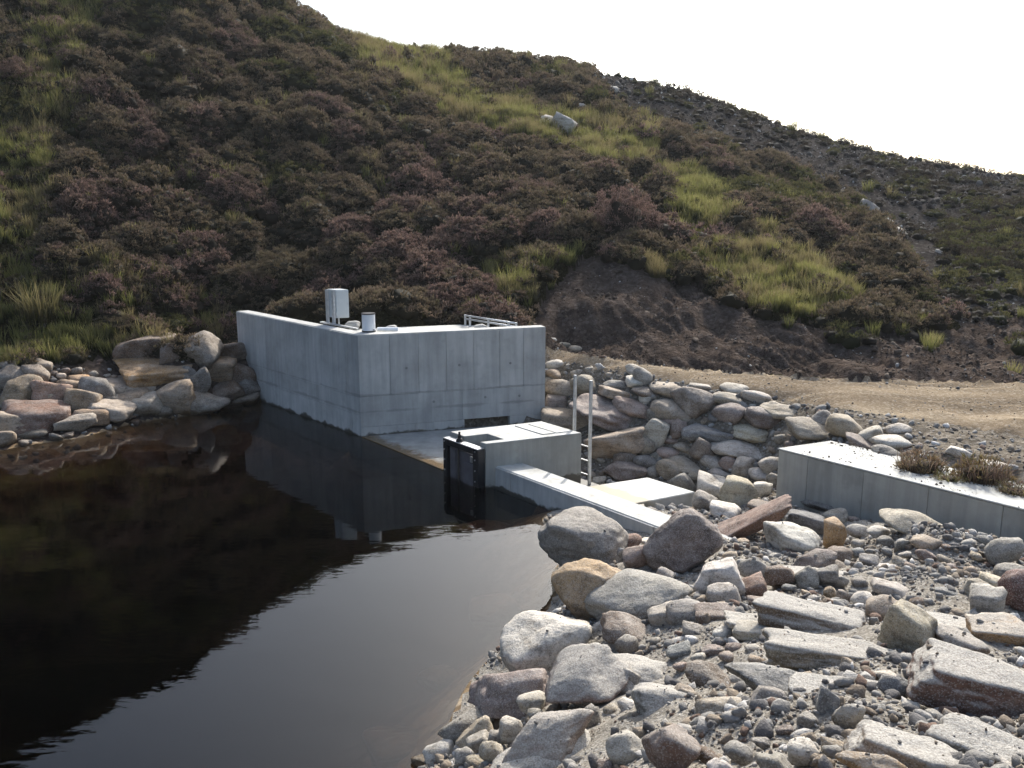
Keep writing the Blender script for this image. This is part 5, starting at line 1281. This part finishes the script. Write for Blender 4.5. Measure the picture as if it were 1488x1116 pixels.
# grass
GK = [(grass_mesh(400 + i), M['grass']) for i in range(5)] + [(grass_mesh(450 + i, 60, .12, (.2, .5), .006, .7), M['grass_dry']) for i in range(3)]
x, y, z, px, py = hill_points(90000)
g, sc_, so = masks(px, py); zn = zones(x, y, z)
bankg = (z > .95) & (y < 22.5) & (px < 350) & (py > 380)
prob = np.maximum(g * (zn < 2), .035 * (zn == 0)); prob = np.where(bankg, np.maximum(prob, .75), prob)
prob = np.where((zn == 1), g * .15 + .002, prob) * np.where(y < 27, 1.0, np.where(y < 36, .8, .6)) + (zn == 2) * np.clip(fbm(x / 1.2, y / 1.2, 95, 2) * 1.0 - .15, 0, .2) * (px > 1080)
prob = prob * np.clip(.9 + 1.9 * fbm(x / 1.1, y / 1.1, 98, 3), .3, 1)
keep = (SR.uniform(size=x.shape) < prob) & ~in_works(x, y) & (zn != 3) & (zn < 5) & (z > .75)
x, y, z, px, py = (a[keep] for a in (x, y, z, px, py)); n = len(x)
rx, ry = slope_rot(x, y, .3)
s = SR.uniform(.7, 1.35, n) * np.where(y < 27, 1, np.where(y < 36, 1.2, 1.5))
dry = fbm(x / 1.8, y / 1.8, 97, 2) + SR.normal(size=n) * .12 + np.where((px > 1000) & (px < 1260) & (py > 380), .10, 0) + np.where((px < 140) & (py > 380), .04, 0)
idx = np.where(dry > .11, 5 + SR.integers(0, 3, n), SR.integers(0, 5, n))
scatter('moor_grass', GK, np.stack([x, y, z], 1), np.stack([rx, ry, SR.uniform(0, 6.28, n)], 1), np.stack([s, s, s], 1), idx, 'yellow-green moor grass between the heather')
print('grass', n)
# scree stones and soil clods
SK = [(m_, M['screestone']) for m_ in stone_kinds(8, 900, 2, 'ara')]
x, y, z, px, py = hill_points(130000, -2, 37, 17, 54); zn = zones(x, y, z)
dn = np.clip(.5 + 1.6 * fbm(x / 1.6, y / 1.6, 99, 3), .1, 1)
keep = ((zn == 1) & (SR.uniform(size=x.shape) < dn))
x, y, z = (a[keep] for a in (x, y, z)); n = len(x)
s = np.minimum(.035 * (SR.pareto(2.6, n) + 1), .26) * np.where(y > 34, 1.4, 1.0)
scatter('scree_rubble', SK, np.stack([x, y, z + s * .1], 1), SR.uniform(0, 6.28, (n, 3)), np.stack([s, s, s], 1), SR.integers(0, 8, n), 'grey broken rubble on the far slope')
print('scree', n)
M['clod'] = mat_pebble('soil_clods', [(0, (.085, .062, .046)), (.3, (.12, .09, .068)), (.6, (.065, .048, .037)), (.85, (.16, .125, .095)), (.97, (.42, .40, .37))])
CK = [(m_, M['clod']) for m_ in stone_kinds(6, 1500, 2, 'ar')]
x, y, z, px, py = hill_points(30000, -1, 20, 16, 27); zn = zones(x, y, z)
keep = (zn == 2) & (SR.uniform(size=x.shape) < np.clip(.55 + 1.5 * fbm(x / .9, y / .9, 103, 2), .1, 1)); x, y, z = (a[keep] for a in (x, y, z)); n = len(x)
s = np.minimum(.028 * (SR.pareto(2.8, n) + 1), .18)
scatter('soil_clods', CK, np.stack([x, y, z], 1), SR.uniform(0, 6.28, (n, 3)), np.stack([s, s, s], 1), SR.integers(0, 6, n), 'loose dark clods on the cut soil bank')
# gravel of the near bank, riprap fill and track edge
PK = [(m_, M['pebble']) for m_ in stone_kinds(14, 2100, 2, 'raa')]
def gravel(name, n, bx, fn, label):
    x = SR.uniform(bx[0], bx[1], n); y = SR.uniform(bx[2], bx[3], n); z = surf(x, y)
    px, py = project(x, y, z); zn = zones(x, y, z)
    pr, s = fn(x, y, z, px, py, zn)
    keep = (SR.uniform(size=n) < pr) & ~in_works(x, y) & (px > -100) & (px < 1600) & (py < 1250)
    x, y, z, s = x[keep], y[keep], z[keep], s[keep]; n = len(x)
    if name == 'gravel':
        x = np.concatenate([x, EXTRA[:, 0]]); y = np.concatenate([y, EXTRA[:, 1]]); z = np.concatenate([z, EXTRA[:, 2]])
        s = np.concatenate([s, np.minimum(.007 * (SR.pareto(1.9, len(EXTRA)) + 1), .045)]); n = len(x)
    return scatter(name, PK, np.stack([x, y, z + s * .12], 1), np.stack([SR.normal(size=n) * .5, SR.normal(size=n) * .5, SR.uniform(0, 6.28, n)], 1), np.stack([s, s * SR.uniform(.75, 1.1, n), s * SR.uniform(.7, 1.1, n)], 1), SR.integers(0, 14, n), label)
def near_fn(x, y, z, px, py, zn):
    patch = np.clip(.42 + 3.2 * fbm(x / .8, y / .8, 107, 3), .10, 1)
    s = np.minimum(.0105 * (SR.pareto(1.75, x.shape) + 1), .11)
    return ((zn == 4) & (z > .0)) * patch, s
EXTRA = []                                     # grit and pebbles lying on the big stones of the near bank
for r in ROCKS:
    if r['group'] != G_N or r['w'] < 45: continue
    m_ = r['o'].data; nv = len(m_.vertices)
    co = np.empty(nv * 3); m_.vertices.foreach_get('co', co); co = co.reshape(-1, 3)
    no = np.array([v.normal.z for v in m_.vertices])
    cand = np.flatnonzero(no > .72)
    if not len(cand): continue
    seat = fbm(co[cand, 0] / .25 + r['px'], co[cand, 1] / .25, 131, 2)
    cand = cand[seat > .06 - .22 * r['o']['grit']]
    if not len(cand): continue
    take = SR.choice(cand, min(len(cand), int(2 + 12 * r['o']['grit'])), replace=False)
    EXTRA.append(co[take] + np.array(r['o'].location) + SR.normal(size=(len(take), 3)) * np.array([.012, .012, .002]))
EXTRA = np.concatenate(EXTRA)
gravel('gravel', 170000, (-1.6, 7.5, 2.0, 12.6), near_fn, 'loose pale gravel and grit over the near bank')
def rip_fn(x, y, z, px, py, zn):
    patch = np.clip(.6 + 1.6 * fbm(x / .9, y / .9, 109, 3), .1, 1)
    s = np.minimum(.035 * (SR.pareto(1.9, x.shape) + 1), .20)
    right = smooth(1180, 1300, px)
    return ((zn == 5)) * patch * (1 - .25 * right), s * (1 - .30 * right)
gravel('cobble_fill', 26000, (-.5, 13, 9.5, 21), rip_fn, 'small cobbles filling the gaps of the riprap')
def trk_fn(x, y, z, px, py, zn):
    return (zn == 3) * np.clip(.35 + 1.5 * fbm(x / 1.2, y / .6, 113, 3), .03, 1), np.minimum(.014 * (SR.pareto(2.4, x.shape) + 1), .08)
gravel('track_gravel', 12000, (-.5, 16, 11.5, 20.5), trk_fn, 'fine gravel on the dirt track')
# dirt and crumbs lying on the wing wall's crest
t_ = SR.uniform(.3, RLEN, 2600); o_ = RTH * (1 - SR.uniform(0, 1, 2600) ** 1.7); cl_ = fbm(t_ / .5, o_ / .3, 117, 2) > .03
t_, o_ = t_[cl_ | (o_ > .8 * RTH)], o_[cl_ | (o_ > .8 * RTH)]; n = len(t_)
s = np.minimum(.006 * (SR.pareto(1.8, n) + 1), .05)
scatter('wall_crumbs', [(m_, M['clod']) for m_ in stone_kinds(4, 5100, 1, 'a')], np.stack([r0[0] + D_RW[0] * t_ + N_RW[0] * o_, r0[1] + D_RW[1] * t_ + N_RW[1] * o_, np.full(n, RW_Z + .008)], 1), SR.uniform(0, 6.28, (n, 3)), np.stack([s, s, s], 1), SR.integers(0, 4, n), 'dirt crumbs scattered on the wing wall top')
def shore_fn(x, y, z, px, py, zn):
    return ((z > -.25) & (z < 1.25) & (px < 390) & (px > -150)) * .25, np.minimum(.05 * (SR.pareto(2.2, x.shape) + 1), .16)
gravel('shore_cobbles', 5000, (-14, -5, 14, 21.5), shore_fn, 'small cobbles between the stones of the left shore')

# ------------------------------------------------------------------ plants one can point to
BIG = [heather_mesh(700 + i, 1.0, 240, 30, .75, (.035, .08), .009) for i in range(3)]
MID = [heather_mesh(720 + i, .5, 34, 26, .85, (.05, .11), .010) for i in range(3)]
def bush(px, py, wpx, label, mesh, mt, zs=1.0, Y=None, name='heather_bush', grp='heather bushes that stand out on the hillside', base=1.0):
    g_ = hit(px, py) if Y is None else PY(px, py, Y)
    ppm = F_PX / (g_[1] * CP - (g_[2] - CAM_Z) * SP)
    mm = mesh.copy(); mm.materials.clear(); mm.materials.append(mt)
    o = link(name, mm); s_ = wpx / ppm / (2 * base)
    o.location = (g_[0], g_[1], float(surf(np.array([g_[0]]), np.array([g_[1]]))[0]) - .05 * s_)
    o.scale = (s_, s_ * .85, s_ * zs); o.rotation_euler = (0, 0, random.Random(int(px)).uniform(0, 6))
    tag(o, label, 'heather', grp)
    return o
HB, HP, HG = M['heather'], M['heather_pink'], M['heather_green']
bush(905, 348, 130, 'largest rounded purple heather mound above the cut soil bank', BIG[0], HP, 1.3)
bush(765, 300, 110, 'broad purple heather mound left of the largest one', BIG[1], HP, 1.0)
bush(1085, 352, 62, 'dark isolated heather mound in the grass right of the largest mound', BIG[2], HB, 1.2)
bush(25, 120, 95, 'large mauve heather bush at the upper left edge', BIG[1], HP, 1.0)
bush(165, 480, 70, 'low olive-brown heather hummock in the grass above the left shore stones', BIG[2], HB, .7)
bush(285, 452, 40, 'pink flowering heather sprig left of the chamber wall', MID[0], HP, 1.0, base=.5)
bush(172, 392, 34, 'small rosy heather tuft in the shade above the olive hummock', MID[1], HP, 1.0, base=.5)
bush(130, 300, 95, 'rosy heather bush on the left hillside below the grass strip', BIG[0], HP, .9)
bush(410, 410, 110, 'brown heather bush directly behind the end of the chamber wall', BIG[1], HB, 1.0)
bush(250, 475, 80, 'dark green ling bush between left shore stones and chamber wall', BIG[0], HG, .7)
bush(35, 372, 45, 'round brown heather tuft near the left edge above the pale grass', MID[2], HB, 1.2, base=.5)
bush(735, 190, 34, 'small dark heather tuft in the grass near the two white rocks', MID[0], HP, 1.0, base=.5)
# tussocks
def tussock(px, py, wpx, label, mt, seed, blades=260, zs=1.0, Y=None):
    m_ = grass_mesh(seed, blades, .32, (.35, .8), .007, .8)
    return bush(px, py, wpx, label, m_, mt, zs, Y, 'grass_tussock', 'grass tussocks that stand out', .55)
tussock(745, 440, 70, 'yellow-green grass tussock hanging behind the chamber handrail', M['grass'], 811)
tussock(955, 408, 44, 'straw-coloured grass tussock on the lip of the cut soil bank', M['grass_dry'], 812)
tussock(60, 470, 110, 'pale tussock of long grass at the left edge above the shore stones', M['grass_dry'], 813)
tussock(1190, 445, 70, 'straw-tinged grass tussock at the right end of the grassy strip', M['grass_dry'], 814)
# russet plants on the back of the wing wall
def wallplant(px, py, wpx, label, seed, mt, zs):
    g_ = PZ(px, py, RW_Z)
    ppm = F_PX / (g_[1] * CP - (g_[2] - CAM_Z) * SP)
    r_ = empty('wall_plant', (g_[0], g_[1], RW_Z - .02))
    a_ = grass_mesh(seed, 300, .18, (.10, .34), .0028, .9); a_.materials.append(mt)
    b_ = heather_mesh(seed + 5, .21, 34, 16, .95, (.03, .07), .0045); b_.materials.append(M['twigs'])
    for nm, mm in (('blades', a_), ('twigs', b_)):
        c_ = link(nm, mm, r_)
    k_ = wpx / ppm / .46
    r_.scale = (k_, k_, k_ * zs)
    tag(r_, label, 'plant', 'plants along the wing wall')
wallplant(1336, 682, 78, 'leftmost russet and green plant on the wing wall', 821, M['twigs'], .8)
wallplant(1380, 697, 52, 'low yellow-green tuft between the russet plants on the wing wall', 823, M['grass'], .55)
wallplant(1428, 698, 84, 'tallest russet heathery plant on the wing wall', 822, M['twigs'], 1.0)
wallplant(1476, 716, 60, 'orange-brown tuft at the right end of the wing wall', 824, M['grass_dry'], .6)
# pale rocks on the hill
for px, py, w, h, rot, kd, lab in [(818, 182, 36, 30, 32, 's', 'bright white angular rock high on the grassy slope, right of its pair'), (793, 180, 20, 28, 24, 's', 'bright white narrow rock high on the grassy slope, left of its pair'), (800, 105, 14, 10, 0, 'r', 'small pale rock on the skyline left of the scree'), (892, 131, 14, 12, 0, 'a', 'small white rock at the top of the scree'),
                                   (1262, 303, 30, 22, 25, 'a', 'large pale rock lying on the scree above the heather edge'), (1366, 368, 16, 9, 25, 'a', 'white chip of rock low on the scree'), (1312, 340, 26, 10, 40, 's', 'long pale rock on the stony run of the scree'), (848, 158, 24, 14, 15, 'r', 'grey rock right behind the pair of white rocks'), (1292, 322, 14, 9, 30, 'a', 'small pale rock between the larger scree rocks'), (132, 80, 8, 6, 0, 'a', None)]:
    if lab: add_rock(px, py, w, h, rot, 'white' if 'white' in lab else 'pale', kd, 0, lab, None, 'pale rocks on the hill', name='hill_rock')
# pale stones on the chamber roof, seen over the rim
for i, (px, py, lab) in enumerate([(566, 478, 'pale stone lying behind the white vent pipe'), (700, 476, 'pale stone on the chamber roof left of the handrail'), (512, 471, 'pale stone behind the wall top beside the cabinet foot')]):
    g_ = PZ(px, py, 1.98)
    Vx, Fc = rock_shape(3300 + i, 'r', 3)
    o = link('roof_stone', mesh_np('roof_stone', Vx * np.array([.17, .12, .10]) + np.array([0, 0, .1]), Fc, True), None, M['rock'])
    o.location = (g_[0], g_[1], 1.862); o.color = (.5, .48, .44, 1); o['grit'] = 0.0; o['wet'] = 0.0
    tag(o, lab, 'stone', 'stones on the chamber roof')

# ------------------------------------------------------------------ thin damp air over the moor
hz = bpy.data.materials.new('moor_air'); hz.use_nodes = True
nt = hz.node_tree; nt.nodes.clear()
ov = nt.nodes.new('ShaderNodeOutputMaterial'); pv = nt.nodes.new('ShaderNodeVolumePrincipled')
pv.inputs['Color'].default_value = (.90, .94, 1.0, 1); pv.inputs['Density'].default_value = .0003; pv.inputs['Anisotropy'].default_value = .35
nt.links.new(pv.outputs[0], ov.inputs['Volume'])
bm = bmesh.new(); prism(bm, [(-420, -320), (420, -320), (420, 560), (-420, 560)], -9.0, 46.0)
tag(fin(bm, 'haze', hz), kind='stuff')
